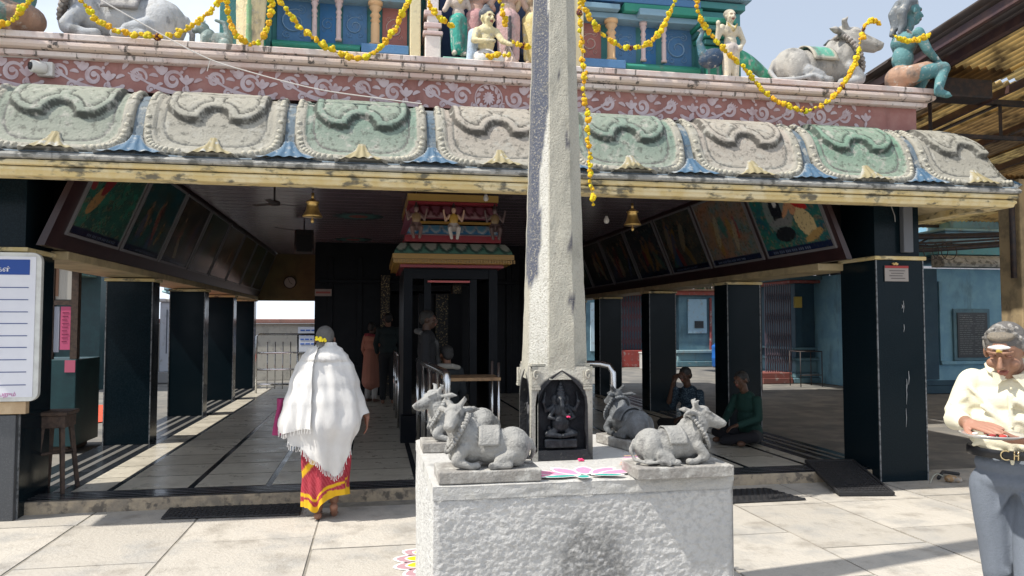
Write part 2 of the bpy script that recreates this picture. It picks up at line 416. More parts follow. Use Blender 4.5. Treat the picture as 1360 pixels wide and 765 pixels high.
def patch(mb, xc, hw, t0, t1, n, m, hf, cf):
    vs = []; cs = []; keep = []
    for j in range(m+1):
        t = lerp(t0,t1,j/m)
        for i in range(n+1):
            a = -1+2*i/n; h = hf(a,t); d, z = prof(t, h); x = xc+a*hw
            x = min(x, XR+d) if xc > 0 else max(x, XL-d)
            vs.append((x, WY-d, z)); cs.append(cf(a,t)); keep.append(h > -.012)
    fs = []
    for j in range(m):
        for i in range(n):
            q = (j*(n+1)+i, (j+1)*(n+1)+i, (j+1)*(n+1)+i+1, j*(n+1)+i+1)
            if any(keep[k] for k in q): fs.append(q)
    used = sorted({i for f in fs for i in f}); ix = {u: k for k, u in enumerate(used)}
    mb.add([vs[u] for u in used], [tuple(ix[i] for i in f) for f in fs], [cs[u] for u in used], True)
def sstep(a, b, x):
    t = min(1, max(0, (x-a)/(b-a))); return t*t*(3-2*t)
def medallion(xc, tint, seed):
    r = random.Random(seed); hw = .548; mb = MB()
    K = lambda a, t: (abs(a*(1.06-.06*min(1,t/.3)))**4.2+(max(0,t-.35)/.60)**4.2)**(1/4.2)
    def lobe(a, t):
        b = t*2.05
        F = min(math.hypot(abs(a)-.33, b-.78)-.38, max(abs(a)-.71, b-.78))
        return max(F, .20-math.hypot(a*.95, (b-1.19)*.8))
    def hf(a, t):
        k = K(a,t)
        if k > 1.0: return -.014
        h = .010+.020*sstep(1.0,.95,k)
        h -= .016*sstep(.845,.83,k)
        if k < .83:
            F = lobe(a,t)
            h += .042*sstep(.015,-.035,F)
            h -= .012*sstep(.022,.0,abs(F+.13)) + .008*sstep(.02,0,abs(F+.25))
            h += .0012*sin(a*23+4*sin(t*17+seed))*sin(t*37+3*sin(a*9)) * (1 if F > 0 else .4)
            h -= .008*sstep(.03,0,abs(k-.72))*(F > .02)
        return h
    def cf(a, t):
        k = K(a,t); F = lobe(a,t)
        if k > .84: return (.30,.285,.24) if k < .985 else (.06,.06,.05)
        if abs(F) < .028 or (F<0 and abs(F+.13)<.016): return mixc(tint,(.04,.04,.035),.85)  # dark lobe edges and grooves: grime plus crease shade put into the colour
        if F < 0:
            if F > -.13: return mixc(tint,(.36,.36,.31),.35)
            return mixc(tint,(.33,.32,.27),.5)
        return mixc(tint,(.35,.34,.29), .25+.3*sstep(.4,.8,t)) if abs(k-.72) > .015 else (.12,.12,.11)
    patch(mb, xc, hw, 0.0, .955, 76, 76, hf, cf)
    # rim beads
    pts = []
    t = .02
    while t < .37: pts.append((.925,t)); t += .043
    A = [i*PI/2/14 for i in range(0,13)]
    for q in A: pts.append((.925*cos(q)**(2/4.2), .35+.925*.60*sin(q)**(2/4.2)))
    for a, t in pts:
        for s in (-1,1):
            d, z = prof(t, .028); x = xc+s*a*hw
            if XL-d < x < XR+d and abs(a) > .2:
                mb.ball((x, WY-d, z), (.026,.017,.019), 6, (.42,.40,.33), rot=(0, s*(t-.3)*1.2, 0))
    return mb.build('eave_medallion', m_weath, eave)
GRN=(.08,.17,.13); GRY=(.27,.25,.21); PNK=(.32,.27,.23); DGR=(.16,.20,.16)
cx0 = -2.42
for i in range(8):
    xc = cx0+1.155*i
    medallion(xc, [DGR,GRY,GRN,PNK,GRN,PNK,(.06,.20,.13),GRY][i], 11+i*3)
medallion(cx0-1.155, GRY, 5)
def crest(xc, hw, t0, colr, hi, name='crest_leaf'):
    mb = MB()
    def W(t): q = max(0,(t-t0)/(.995-t0)); return .16+.84*q**1.5
    def hf(a, t):
        k = abs(a)/W(t)
        if k > 1.12 or t < t0: return -.013
        q = (t-t0)/(1-t0)
        return (.012+hi*(1-.55*min(1,k)**2)*(.35+.65*sin(PI*min(1,q*1.05)*.75)))*sstep(1.1,.95,k)+.006*sin(a*22/(.4+.8*q))
    def cf(a, t):
        k = abs(a)/W(t); return mixc(colr,(.36,.36,.34), sstep(.72,1,k)*.8)
    patch(mb, xc, hw, t0-.03, 1.0, 40, 26, hf, cf)
    return mb.build(name, M('crest_paint', attr=True, rough=.7, c2=(.36,.37,.36), scale=16, lo=.52, hi=.7, bump=.4), eave)
for i in range(8): crest(cx0-1.155/2+1.155*i, .27, .70, (.05,.11,.18), .035)
for i in range(8): crest(cx0+1.155*i, .21, .70, (.26,.22,.12), .055)
crest(cx0+1.155*7.5, .2, .8, (.05,.13,.22), .03)
# underside / back of the eave
# frieze
mb = MB(); sweep([(0,3.56),(0,3.83),(-.15,3.83),(-.15,3.56)], mb=mb); frieze = mb.build('frieze', m_terra, hall)
m_scroll = M('pale_painted_scroll', (.56,.47,.49), (.46,.34,.35), scale=9, rough=.8)
def ribbon(mb, pts, ws, y):
    ws = [w_*1.35 for w_ in ws]; pts = [(a_, zc+(b_-zc)*1.16) for a_, b_ in pts]
    n = len(pts); L_ = []; R_ = []
    for i in range(n):
        ax, az = pts[max(i-1,0)]; bx, bz = pts[min(i+1,n-1)]
        dx, dz = bx-ax, bz-az; l = math.hypot(dx,dz) or 1; w = ws[i]
        L_.append((pts[i][0]-dz/l*w, y, pts[i][1]+dx/l*w)); R_.append((pts[i][0]+dz/l*w, y, pts[i][1]-dx/l*w))
    mb.add(L_+R_, [(i,i+1,n+i+1,n+i) for i in range(n-1)])
def disc(mb, cx, cz, r, y, n=12):
    mb.add([(cx+r*cos(2*PI*i/n), y, cz+r*sin(2*PI*i/n)) for i in range(n)], [tuple(range(n))])
def spiral(mb, cx, cz, r, a0, turns, s, y, w=.011):
    n = 26; pts = []; ws = []
    for i in range(n+1):
        u = i/n; a = a0+s*turns*2*PI*u; rr = r*(1-.78*u); pts.append((cx+s*rr*cos(a)*1.0, cz+rr*sin(a)*.95)); ws.append(w*(.35+.65*sin(PI*min(1,u*1.1+.05))))
    ribbon(mb, pts, ws, y); disc(mb, pts[-1][0], zc+(pts[-1][1]-zc)*1.16, w*1.8, y-.0001)
def drop(mb, x, z, ang, l, w, y):
    pts = [(x+cos(ang)*l*u, z+sin(ang)*l*u+.15*l*sin(PI*u)) for u in [i/7 for i in range(8)]]
    ribbon(mb, pts, [w*sin(PI*min(.98,.06+u*.85))**.8*(1-.3*u) for u in [i/7 for i in range(8)]], y)
def bez(p0,p1,p2,p3,n=20):
    return [tuple((1-u)**3*a+3*u*(1-u)**2*b+3*u*u*(1-u)*c+u**3*d for a,b,c,d in zip(p0,p1,p2,p3)) for u in [i/n for i in range(n+1)]]
mb = MB(); FYf = WY-.0035; zc = 3.665
xros = 1.02
def motif(x0, s, k):
    q = [0]
    def yy(): q[0] += 1; return FYf-.00022*q[0]
    X = lambda v: x0+s*v
    spiral(mb, X(.02), zc+.01, .078, PI*.9, 1.25, s, yy(), .014)
    spiral(mb, X(.30), zc+.025, .07, PI*1.1, 1.1, s, yy(), .012)
    spiral(mb, X(.20), zc-.065, .034, 0, 1.0, -s, yy(), .008)
    spiral(mb, X(-.09), zc-.06, .032, 1, 1.0, s, yy(), .008)
    for j in range(4):
        pts = bez((X(-.2),zc-.05-.012*j),(X(.0),zc-.13+.01*j),(X(.22),zc-.08+.018*j),(X(.32+.02*j),zc+.085-.012*j))
        ribbon(mb, pts, [.0042*(1-.5*u/20)+.002 for u in range(21)], yy())
    for (dx,dz,an,l,w_) in ((.12,.07,.5,.07,.016),(.14,.03,.1,.07,.014),(.10,-.02,-.4,.06,.012),(.42,.07,2.3,.07,.016),(.47,.0,2.8,.07,.014),
                            (.40,-.05,-.6,.06,.015),(.33,-.09,.1,.05,.012),(-.06,.09,2.4,.05,.013),(.22,.09,.2,.045,.012),(.52,-.07,1.2,.05,.013)):
        a = an if s > 0 else PI-an
        drop(mb, X(dx), zc+dz, a, l, w_, yy())
    for an in (-.7,0,.7):
        drop(mb, X(.11), zc+.045, PI/2+an, .07, .02, yy())
    for an in (-.9,0,.9): drop(mb, X(.53), zc-.02, PI/2+an, .075, .017, yy())
    disc(mb, X(.57), zc+.085, .014, yy())
for k in range(7):
    if xros-.28-.62*k > XL+.3: motif(xros-.22-.62*k, -1, k)
    if xros+.22+.62*k+.5 < XR: motif(xros+.22+.62*k, 1, k)
n = 40; pts = [(xros+.125*cos(2*PI*i/n), zc+.115*sin(2*PI*i/n)) for i in range(n+1)]
ribbon(mb, pts, [.004]*(n+1), FYf-.0075)
for i in range(12):
    a = 2*PI*i/12; drop(mb, xros+.085*cos(a), zc+.075*sin(a), a+1.2, .05, .014, FYf-.0078)
    drop(mb, xros, zc, a+.2, .055, .010, FYf-.0081-.0001*i)
mb.build('scroll_ornament', m_scroll, frieze, recalc=False)
# cornice
mb = MB()
sweep([(-.2,3.802),(.055,3.802),(.07,3.808),(.075,3.842),(.05,3.852),(-.2,3.852)], mb=mb)
mb.build('cornice_fillet', m_white, hall)
mb = MB(); sweep([(-.2,3.853),(.06,3.853),(.115,3.86),(.13,3.88),(.128,3.902),(.11,3.920),(-.2,3.924)], mb=mb)
mb.build('cornice_roll', M('weathered_peach_plaster',(.66,.53,.45),(.6,.5,.46),scale=4,rough=.8,stain=.95,stc=(.085,.075,.07),sscale=14,slo=.56,shi=.63,stretch=4,bump=.4), hall)
mb = MB(); sweep([(-.25,3.928),(.10,3.928),(.128,3.933),(.13,3.975),(.12,3.983),(-.25,3.99)], mb=mb); mb.build('cornice_slab', m_white, hall)
mb = MB(); mb.box(XL+.12,XR-.12,WY+.13,BY-.2,3.6,3.94); mb.build('roof_deck', m_white, hall)
# ================================================================== STONE PLINTH, LAMP PILLAR, BULL STATUES
from mathutils import noise as mn
m_stone = M('pale_cut_granite', attr=True, rough=.85, c2=(.46,.45,.42), scale=14, lo=.45, hi=.7, stain=.7, stc=(.20,.195,.185), sscale=6, slo=.55, shi=.72, bump=1.6, bscale=38)
m_rough = M('rough_hewn_granite', attr=True, rough=.9, c2=(.42,.415,.405), scale=30, lo=.45, hi=.65, bump=1.6, bscale=45)
PX0,PX1,PY0,PY1,PZ = .275,1.735,3.47,4.88,.865
pl = thing('stone_plinth', 'rough hewn pale grey granite block carrying the tall pillar and the bull statues', 'plinth', ((PX0+PX1)/2,(PY0+PY1)/2,0))
mb = MB(); nx, nz, ny = 250, 140, 110; zt = PZ-.062
def rgh(x, z):
    a = mn.fractal(Vector((x*22+z*12, z*34-x*12, 1.3)), 1, 2, 3); b = mn.fractal(Vector((x*60+z*40, z*95-x*20, 4.7)), 1, 2, 2)
    return .0032*a+.0030*b+.004*mn.noise(Vector((x*5,z*5,8)))
def cpl(x, z):
    g = .50+.06*mn.noise(Vector((x*3,z*3,0)))
    q = math.hypot((x-1.02)*1.0, (z-.42)*.75)
    g -= .27*sstep(.26,.12,q+.07*mn.noise(Vector((x*9,z*9,7)))); return (g,g*.99,g*.965)
vs = []; cs = []
for j in range(nz+1):
    for i in range(nx+1):
        x = lerp(PX0,PX1,i/nx); z = lerp(-.02,zt,j/nz); e = min(1, min(i,nx-i)/4, (nz-j)/3)
        vs.append((x, PY0+.008-rgh(x,z)*e-.006*e, z)); cs.append(cpl(x,z))
mb.add(vs, [(j*(nx+1)+i,j*(nx+1)+i+1,(j+1)*(nx+1)+i+1,(j+1)*(nx+1)+i) for j in range(nz) for i in range(nx)], cs, True)
vs = []; cs = []
for j in range(41):
    for i in range(ny+1):
        y = lerp(PY0+.008,PY1,i/ny); z = lerp(-.02,zt,j/40); e = min(1, min(i,ny-i)/4)
        vs.append((PX0-e*(.006*sin(y*90+mn.noise(Vector((y*8,z*2,1)))*3)*.4+.006*mn.fractal(Vector((y*20,z*5,2)),1,2,3)), y, z)); g = .56+.05*mn.noise(Vector((y*14,z*1.5,3))); cs.append((g,g,g*.97))
mb.add(vs, [(j*(ny+1)+i,(j+1)*(ny+1)+i,(j+1)*(ny+1)+i+1,j*(ny+1)+i+1) for j in range(40) for i in range(ny)], cs, True)
mb.add([(PX1,PY0,-.02),(PX1,PY1,-.02),(PX1,PY1,zt),(PX1,PY0,zt),(PX0,PY1,-.02),(PX0,PY1,zt)], [(0,1,2,3),(1,4,5,2)], (.42,.415,.4))
mb.build('rough_block', m_rough, pl, recalc=False)
mb = MB()
nx, ny = 70, 60; vs = []
for j in range(ny+1):
    for i in range(nx+1):
        x = lerp(PX0-.004,PX1+.004,i/nx); y = lerp(PY0-.004,PY1+.004,j/ny)
        vs.append((x,y,PZ+.0025*mn.fractal(Vector((x*6,y*6,1)),1,2,4)-(.006 if (j == 0 or i in (0,nx)) else 0)))
mb.add(vs, [(j*(nx+1)+i,j*(nx+1)+i+1,(j+1)*(nx+1)+i+1,(j+1)*(nx+1)+i) for j in range(ny) for i in range(nx)], (.47,.46,.44), True)
vs = []
for j in range(9):
    for i in range(nx+1):
        x = lerp(PX0-.004,PX1+.004,i/nx); z = lerp(zt-.004,PZ-.006,j/8)
        vs.append((x, PY0-.004+.004*mn.noise(Vector((x*12,z*60,2)))+.008*max(0,mn.noise(Vector((x*5,z*8,9)))-.2)*(4 if j < 5 else 1), z))
mb.add(vs, [(j*(nx+1)+i,j*(nx+1)+i+1,(j+1)*(nx+1)+i+1,(j+1)*(nx+1)+i) for j in range(8) for i in range(nx)], (.44,.435,.42), True)
mb.add([(PX0-.004,PY0,zt-.004),(PX0-.004,PY1,zt-.004),(PX0-.004,PY1,PZ-.006),(PX0-.004,PY0,PZ-.006)], [(0,3,2,1)], (.55,.55,.53))
mb.add([(PX1+.004,PY0,zt-.004),(PX1+.004,PY1,zt-.004),(PX1+.004,PY1,PZ-.006),(PX1+.004,PY0,PZ-.006)], [(0,1,2,3)], (.44,.43,.42))
mb.build('top_slab', m_stone, pl, recalc=False)

# pillar
CXp, CYp = 1.005, 4.15
col = thing('stone_pillar', 'tall tapering eight-sided stone pillar with a black niche at its foot', 'stone pillar', (CXp,CYp,PZ))
m_grain = M('grainy_pillar_stone', attr=True, rough=.9, c2=(.33,.31,.26), scale=90, lo=.48, hi=.70, bump=1.0, bscale=110, stain=.35, stc=(.2,.19,.15), sscale=5, slo=.5, shi=.7)
mb = MB(); nv = 110; nper = 64; vs = []; cs = []
Z0, Z1 = 1.30, 6.6
for j in range(nv+1):
    z = lerp(Z0,Z1,j/nv); fl_ = lerp(.345,.225,(z-1.3)/2.1) if z < 3.4 else lerp(.225,.16,(z-3.4)/3.2); rr = fl_/2/cos(PI/8)
    for i in range(nper):
        u = i/8.0; k = int(u); f = u-k
        a0 = -PI/2-PI/8+k*PI/4; a1 = a0+PI/4
        x = lerp(cos(a0),cos(a1),f)*rr; y = lerp(sin(a0),sin(a1),f)*rr
        nn = mn.fractal(Vector((x*14,y*14,z*9)),1,2,3)*.0025
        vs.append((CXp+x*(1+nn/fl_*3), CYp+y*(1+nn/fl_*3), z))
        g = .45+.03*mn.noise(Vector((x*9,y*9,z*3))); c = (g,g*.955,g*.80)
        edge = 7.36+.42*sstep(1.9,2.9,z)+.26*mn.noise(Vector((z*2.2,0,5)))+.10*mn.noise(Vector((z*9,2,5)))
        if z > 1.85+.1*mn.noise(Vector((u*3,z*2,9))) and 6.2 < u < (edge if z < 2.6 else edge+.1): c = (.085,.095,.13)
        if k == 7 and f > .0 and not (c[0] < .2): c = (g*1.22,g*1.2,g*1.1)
        for (uu,zz,rad) in ((.97,2.05,.035),(.9,2.62,.03),(.55,3.0,.02),(1.0,1.72,.03)):
            if math.hypot((u-uu)*.14, (z-zz)*.7) < rad*(.7+.5*mn.noise(Vector((u*8,z*20,0)))): c = (.08,.08,.10)
        cs.append(c)
fs = [(j*nper+i, j*nper+(i+1)%nper, (j+1)*nper+(i+1)%nper, (j+1)*nper+i) for j in range(nv) for i in range(nper)]
fs.append(tuple(nv*nper+i for i in range(nper)))
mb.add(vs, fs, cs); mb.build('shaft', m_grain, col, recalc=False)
# niche block
bw = .345; BX0, BX1 = CXp-bw/2, CXp+bw/2; BYf = CYp-bw/2; ZB, ZT = PZ+.001, 1.37
mb = MB(); mb.box(BX0+.04,BX1-.004,BYf+.04,CYp+bw/2,ZB,1.366,(.03,.033,.04)); mb.build('niche_core', M('oiled_black_stone',(.005,.006,.009),(.014,.016,.020),scale=16,rough=.5,spec=.15,bump=.8,bscale=30), col)
m_frame = M('pillar_niche_stone', attr=True, rough=.7, c2=(.15,.145,.13), scale=40, lo=.58, hi=.75, bump=1.0, bscale=60)
def niche_frame(tf, name, col0):
    mb = MB(); w = bw/2; iw = .136; n = 22; zs = 1.16; top = 1.345
    inner = [(-iw,ZB+.055)]+[((-1 if i < n/2 else 1)*iw*(1-min(1,sin(PI*i/n)**.8)**1.9) if i != n//2 else 0, zs+(top-zs)*sin(PI*i/n)**.8) for i in range(n+1)]+[(iw,ZB+.055)]
    def q(a, z, d): return tf(a, d, z)
    outer = []
    for a, z in inner:
        if z <= ZB+.056: outer.append((w if a > 0 else -w, ZB))
        else:
            th = math.atan2(z-1.12, a)
            s = min(abs(w/cos(th)) if abs(cos(th)) > 1e-6 else 9, abs((ZT-1.12)/sin(th)) if sin(th) > 1e-6 else 9)
            outer.append((s*cos(th), 1.12+s*sin(th)))
    k = len(inner); vs = []; cs = []
    def cc(a, z, rim):
        dk = rim or z < ZB+.10
        return (.009,.010,.014) if dk else col0
    rows = [(0,0),(0,.35),(0,.36),(0,1)]
    # front face in strips from the inner rim outward
    S = [0,.18,.3,1]
    for si, s in enumerate(S):
        for (ia,iz),(oa,oz) in zip(inner,outer):
            a = lerp(ia,oa,s); z = lerp(iz,oz,s); bev = .006 if si == 3 else 0
            vs.append(q(a,z,bev)); cs.append(cc(a,z,si < 2))
    for (ia,iz) in inner: vs.append(q(ia,iz,.045)); cs.append((.008,.009,.012))
    fs = [(si*k+i, si*k+i+1, (si+1)*k+i+1, (si+1)*k+i) for si in range(3) for i in range(k-1)]
    fs += [(i,i+1,4*k+i+1,4*k+i) for i in range(k-1)]
    o0 = len(vs)
    for a, z, d in ((-w,ZB,.006),(w,ZB,.006),(iw,ZB+.055,0),(-iw,ZB+.055,0),(iw,ZB+.055,.045),(-iw,ZB+.055,.045)): vs.append(q(a,z,d)); cs.append((.02,.022,.028))
    fs += [(o0,o0+1,o0+2,o0+3),(o0+3,o0+2,o0+4,o0+5)]
    # body behind the face
    for a in (-w,w):
        o1 = len(vs)
        for z in (ZB,ZT): 
            for d in (.006,.04): vs.append(q(a,z,d)); cs.append(col0)
        fs.append((o1,o1+1,o1+3,o1+2))
    mb.add(vs, fs, cs)
    return mb.build(name, m_frame, col)
LG = (.43,.41,.35)
niche_frame(lambda a,d,z: (CXp+a, BYf+d, z), 'niche_frame', LG)
niche_frame(lambda a,d,z: (BX0+d, CYp-a, z), 'niche_frame', (.30,.29,.26))
mb = MB()
mb.box(BX1-.03,BX1,BYf+.01,CYp+bw/2,ZB,ZT-.002,LG); mb.box(BX0+.01,BX1-.01,BYf+.02,CYp+bw/2-.01,1.372,1.385,LG)
# corner scroll capitals
for cx_, cy_ in ((BX0+.028,BYf+.01),(BX1-.028,BYf+.01),(BX0+.012,CYp+bw/2-.03)):
    mb.box(cx_-.024,cx_+.024,cy_-.018,cy_+.04,1.247,1.260,LG); mb.box(cx_-.022,cx_+.022,cy_-.015,cy_+.04,1.263,1.272,LG)
    mb.box(cx_-.023,cx_+.023,cy_-.013,cy_+.03,1.275,1.35,LG)
    pts = [(cx_+.017*(1-.7*u)*cos(5.5*u+1), cy_-.02, 1.325+.026*(1-.6*u)*sin(5.5*u+1)) for u in [i/12 for i in range(13)]]
    mb.tube(pts, .006, 6, LG)
mb.build('corner_capitals', m_grain, col, bevel=.004)
# carved seated figure in the niche
m_oil = M('oiled_black_carving', (.007,.009,.013), (.028,.031,.037), scale=22, rough=.32, spec=.3, bump=.5, bscale=60)
B = (.02,.02,.02); g = []
def E_(c, r, rot=None): g.append(('e', c, r, rot, B))
def C_(a, ra, b, rb): g.append(('c', a, ra, b, rb, B))
E_((0,0,.075),(.05,.032,.048)); E_((0,.0,.135),(.04,.026,.038)); E_((0,-.006,.19),(.028,.024,.028))
for s in (-1,1):
    E_((s*.032,.0,.19),(.02,.008,.024),(0,0,s*.4))
    C_((s*.035,0,.035),.022,(s*.07,-.014,.025),.017); C_((s*.07,-.014,.022),.016,(s*.01,-.03,.015),.012)
    C_((s*.038,0,.155),.013,(s*.075,0,.135),.011); C_((s*.075,0,.135),.011,(s*.088,-.008,.175),.009)
    C_((s*.088,-.008,.175),.008,(s*.08 ,-.01,.225),.005); E_((s*.088,-.01,.18),(.012,.01,.012))
    C_((s*.035,-.01,.145),.012,(s*.062,-.02,.105),.010); C_((s*.062,-.02,.105),.010,(s*.04,-.035,.10),.008)
g += chain([(0,-.022,.19),(0,-.036,.16),(.006,-.04,.125),(.024,-.042,.112),(.040,-.042,.122)], [.014,.0125,.011,.0095,.008], B)
for z, r in ((.215,.03),(.227,.026),(.24,.022),(.254,.016),(.268,.010)): E_((0,0,z),(r,r*.8,.009))
C_((0,0,.27),.007,(0,0,.295),.003)
E_((-.06,-.01,.03),(.014,.012,.016)); E_((-.06,-.01,.055),(.010,.009,.01))
fig = blob('carved_deity', xf(g, Matrix.Translation((CXp,BYf+.036,ZB+.115)) @ Matrix.Scale(1.1,4), 1.1), m_oil, col, voxel=.0035, smooth=3)
mb = MB(); mb.box(CXp-.095,CXp+.085,BYf-.004,BYf+.06,ZB+.068,ZB+.116); mb.build('pedestal', m_oil, col, bevel=.008)
g = []
E_((0,0,.10),(.02,.03,.03)); E_((0,0,.17),(.02,.028,.04)); E_((0,0,.235),(.018,.018,.022)); C_((0,0,.25),.014,(0,0,.29),.005)
for s in (-1,1):
    C_((0,s*.012,.08),.014,(0,s*.018,.0),.010); C_((0,s*.03,.19),.010,(-.01,s*.055,.14),.008); C_((-.01,s*.055,.14),.008,(-.02,s*.04,.2),.006)
blob('carved_guardian', xf(g, Matrix.Translation((BX0+.045,CYp,ZB+.09))), M('dusty_dark_carving',(.09,.09,.10),(.16,.155,.15),scale=20,rough=.7), col, voxel=.004, smooth=2)
def flower(name, label, loc, r, colr, cat='flower'):
    mb = MB()
    for k in range(7):
        a = k*.9; mb.ball((loc[0]+r*.6*cos(a), loc[1]+r*.5*sin(a), loc[2]+r*.3*(k%2)), (r*.55,r*.45,r*.3), 6, colr, rot=(.4*cos(a),.4*sin(a),a))
    return tag(mb.build(name, m_clean), label, cat)
PINK = (.85,.05,.18)
flower('pink_flower','small pink flower tucked in the black carved figure of the niche',(CXp+.03,BYf-.02,ZB+.235),.011,PINK)
flower('pink_flower','pink flower lying at the foot of the pillar niche',(CXp+.095,BYf-.035,PZ+.006),.017,PINK)

# bull statue ----------------------------------------------------------------
def bull_prims(headyaw, cb, cs_=None, bend=0):
    """body along +x, unit = 1 m for a 1 m long bull"""
    cs_ = cs_ or cb; P = []
    e = lambda c, r, rot=None, k=None: P.append(('e', c, r, rot, k or cb))
    c = lambda a, ra, b, rb, k=None: P.append(('c', a, ra, b, rb, k or cb))
    e((-.30,0,.205),(.20,.17,.20)); e((-.08,0,.215),(.27,.185,.19)); e((.14,0,.235),(.19,.165,.20)); e((.23,0,.20),(.12,.13,.18))
    e((.13,0,.45),(.062,.045,.065),(0,.3,0)); e((.12,0,.40),(.10,.07,.07))
    c((.20,0,.30),.165,(.29,0,.43),.13); c((.27,0,.22),.08,(.33,0,.40),.05)
    hp = Vector((.315,0,.545)); H = Matrix.Translation(hp) @ Matrix.Rotation(headyaw,4,'Z')
    c((.28,0,.42),.12,tuple(hp+Vector((-.01,0,-.03))),.10)
    HS = 1.16
    def hc(a, ra, b, rb, k=None): c(tuple(H@(Vector(a)*HS)),ra*HS,tuple(H@(Vector(b)*HS)),rb*HS,k)
    def he(p, r, rot=(0,0,0), k=None):
        ro = (Matrix.Rotation(headyaw,3,'Z') @ Euler(rot).to_matrix()).to_euler(); e(tuple(H@(Vector(p)*1.16)),tuple(q*1.16 for q in r),tuple(ro),k)
    he((.0,0,.0),(.105,.085,.095)); hc((.02,0,.0),.082,(.20,0,-.075),.05); he((.225,0,-.085),(.045,.052,.042)); hc((.05,0,-.06),.05,(.19,0,-.11),.033)
    he((.03,0,.055),(.07,.06,.04))
    for s in (-1,1):
        he((.075,s*.056,.012),(.022,.012,.016)); hc((.03,s*.06,.05),.018,(.11,s*.062,.03),.012)
        he((.262,s*.028,-.078),(.010,.012,.012))
        hc((-.03,s*.045,.075),.030,(-.05,s*.085,.13),.022); hc((-.05,s*.08,.12),.021,(-.02,s*.09,.155),.010)
        hc((-.06,s*.075,.02),.022,(-.13,s*.15,.035),.030); hc((-.13,s*.15,.035),.028,(-.18,s*.20,.03),.007)
        # legs
        c((.23,s*.13,.20),.075,(.31,s*.16,.10),.055); c((.31,s*.16,.08),.05,(.17,s*.19,.035),.035); c((.17,s*.19,.035),.036,(.10,s*.185,.035),.042)
        e((-.32,s*.12,.17),(.13,.085,.165)); c((-.25,s*.16,.12),.075,(-.13,s*.19,.08),.055); c((-.13,s*.19,.07),.048,(-.24,s*.215,.04),.036)
        c((-.24,s*.215,.035),.034,(-.10,s*.225,.035),.030); c((-.08,s*.225,.035),.040,(-.05,s*.225,.035),.040)
    P += chain([(-.49,0,.26),(-.54,.0,.16),(-.52,-.08,.06),(-.40,-.20,.035),(-.22,-.25,.06),(-.17,-.265,.03)],[.028,.024,.022,.02,.02,.032],cb)
    return P
def bull_garland(sc, mat, parent, colr, headyaw=0, double=True, bead=.042):
    mb = MB()
    for q, (cx_, cz_, rad, tilt) in enumerate(((.275,.385,.178,.95),(.30,.335,.195,.80))[:2 if double else 1]):
        n = 30
        for i in range(n):
            a = 2*PI*i/n; y = sin(a)*rad*(1.0); u = cos(a)*rad*1.12
            x = cx_+u*sin(tilt)*-1*cos(0)*.62; z = cz_+u*cos(.55)*.95
            if q: mb.ball((x*sc,y*sc,z*sc), (bead*.55*sc,)*3, 6, colr)
            else: mb.ball((x*sc,y*sc,z*sc), (bead*.5*sc,bead*.95*sc,bead*.6*sc), 6, colr, rot=(0,.5,a))
    return mb.build('bead_garland', mat, parent, world=False)
def bull_cloth(sc, mat, parent, colr, edge, x0=-.16, x1=.06):
    mb = MB()
    def fn(u, v):
        th = lerp(-1.45,1.45,u); x = lerp(x0,x1,v)
        x += .02*abs(th)
        k = 1.045+.012*(1 if (v < .12 or v > .88 or abs(th) > 1.28) else 0)
        y = sin(th)*.19*k; z = .215+cos(th)*.195*k
        ed = (v < .14 or v > .86 or abs(th) > 1.25)
        return ((x*sc,y*sc,z*sc), edge if ed else colr)
    mb.grid(fn, 24, 10)
    o = mb.build('saddle_cloth', mat, parent, world=False)
    md = o.modifiers.new('t','SOLIDIFY'); md.thickness = .012*sc; md.offset = 0
    return o
m_bull = M('dusty_grey_carved_stone', attr=True, rough=.85, c2=(.10,.10,.10), scale=9, lo=.50, hi=.66, stain=.4, stc=(.42,.41,.38), sscale=22, slo=.52, shi=.66, bump=1.1, bscale=80)
m_bulld = M('oiled_dark_carved_stone', attr=True, rough=.45, c2=(.05,.055,.06), scale=7, lo=.4, hi=.6, bump=.8, bscale=90)
BG = 'four bull statues on the corners of the plinth'
def stone_bull(label, loc, rz, headyaw, mat, colr, sc=.43, slab=(-.56,.50,-.30,.27), mirror=False):
    t = thing('bull_statue', label, 'bull statue', loc, rz, BG, local=True)
    sy = -1 if mirror else 1
    P = bull_prims(headyaw*sy, colr)
    S = Matrix.Translation((0,0,.056)) @ Matrix.Scale(sc,4) @ Matrix.Scale(sy,4,(0,1,0))
    out = []
    for p in P:
        if p[0] == 'c': out.append(('c', tuple(S@Vector(p[1])), p[2]*sc, tuple(S@Vector(p[3])), p[4]*sc, p[5]))
        else:
            r = p[3] or (0,0,0)
            out.append(('e', tuple(S@Vector(p[1])), tuple(v*sc for v in p[2]), (r[0]*sy, r[1], r[2]*sy), p[4]))
    blob('body', out, mat, t, voxel=.0058, smooth=3, world=False)
    for o in (bull_garland(sc, mat, t, tuple(v*1.05 for v in colr)), bull_cloth(sc, mat, t, tuple(v*.95 for v in colr), tuple(v*1.05 for v in colr))): o.location.z = .056
    mb = MB(); x0,x1,y0,y1 = [v*sc for v in slab]; mb.box(x0,x1,y0,y1,0,.056,(.27,.255,.235)); mb.build('base_slab', m_stone, t, world=False, bevel=.006)
    return t
GB = (.29,.285,.27)
stone_bull('grey stone bull on the front left corner of the plinth, its back to the pillar', (.525,3.60,PZ+.002), PI, 1.25, m_bull, GB, .455)
stone_bull('grey stone bull on the front right corner of the plinth, head raised to the right', (1.46,3.53,PZ+.002), 0, -.25, m_bull, GB, .42, slab=(-.56,.60,-.30,.27), mirror=False)
stone_bull('stone bull on the back left corner of the plinth, behind the front left one', (.50,4.46,PZ+.002), PI, .40, m_bull, (.30,.30,.29), .45, slab=(-.5,.49,-.27,.27))
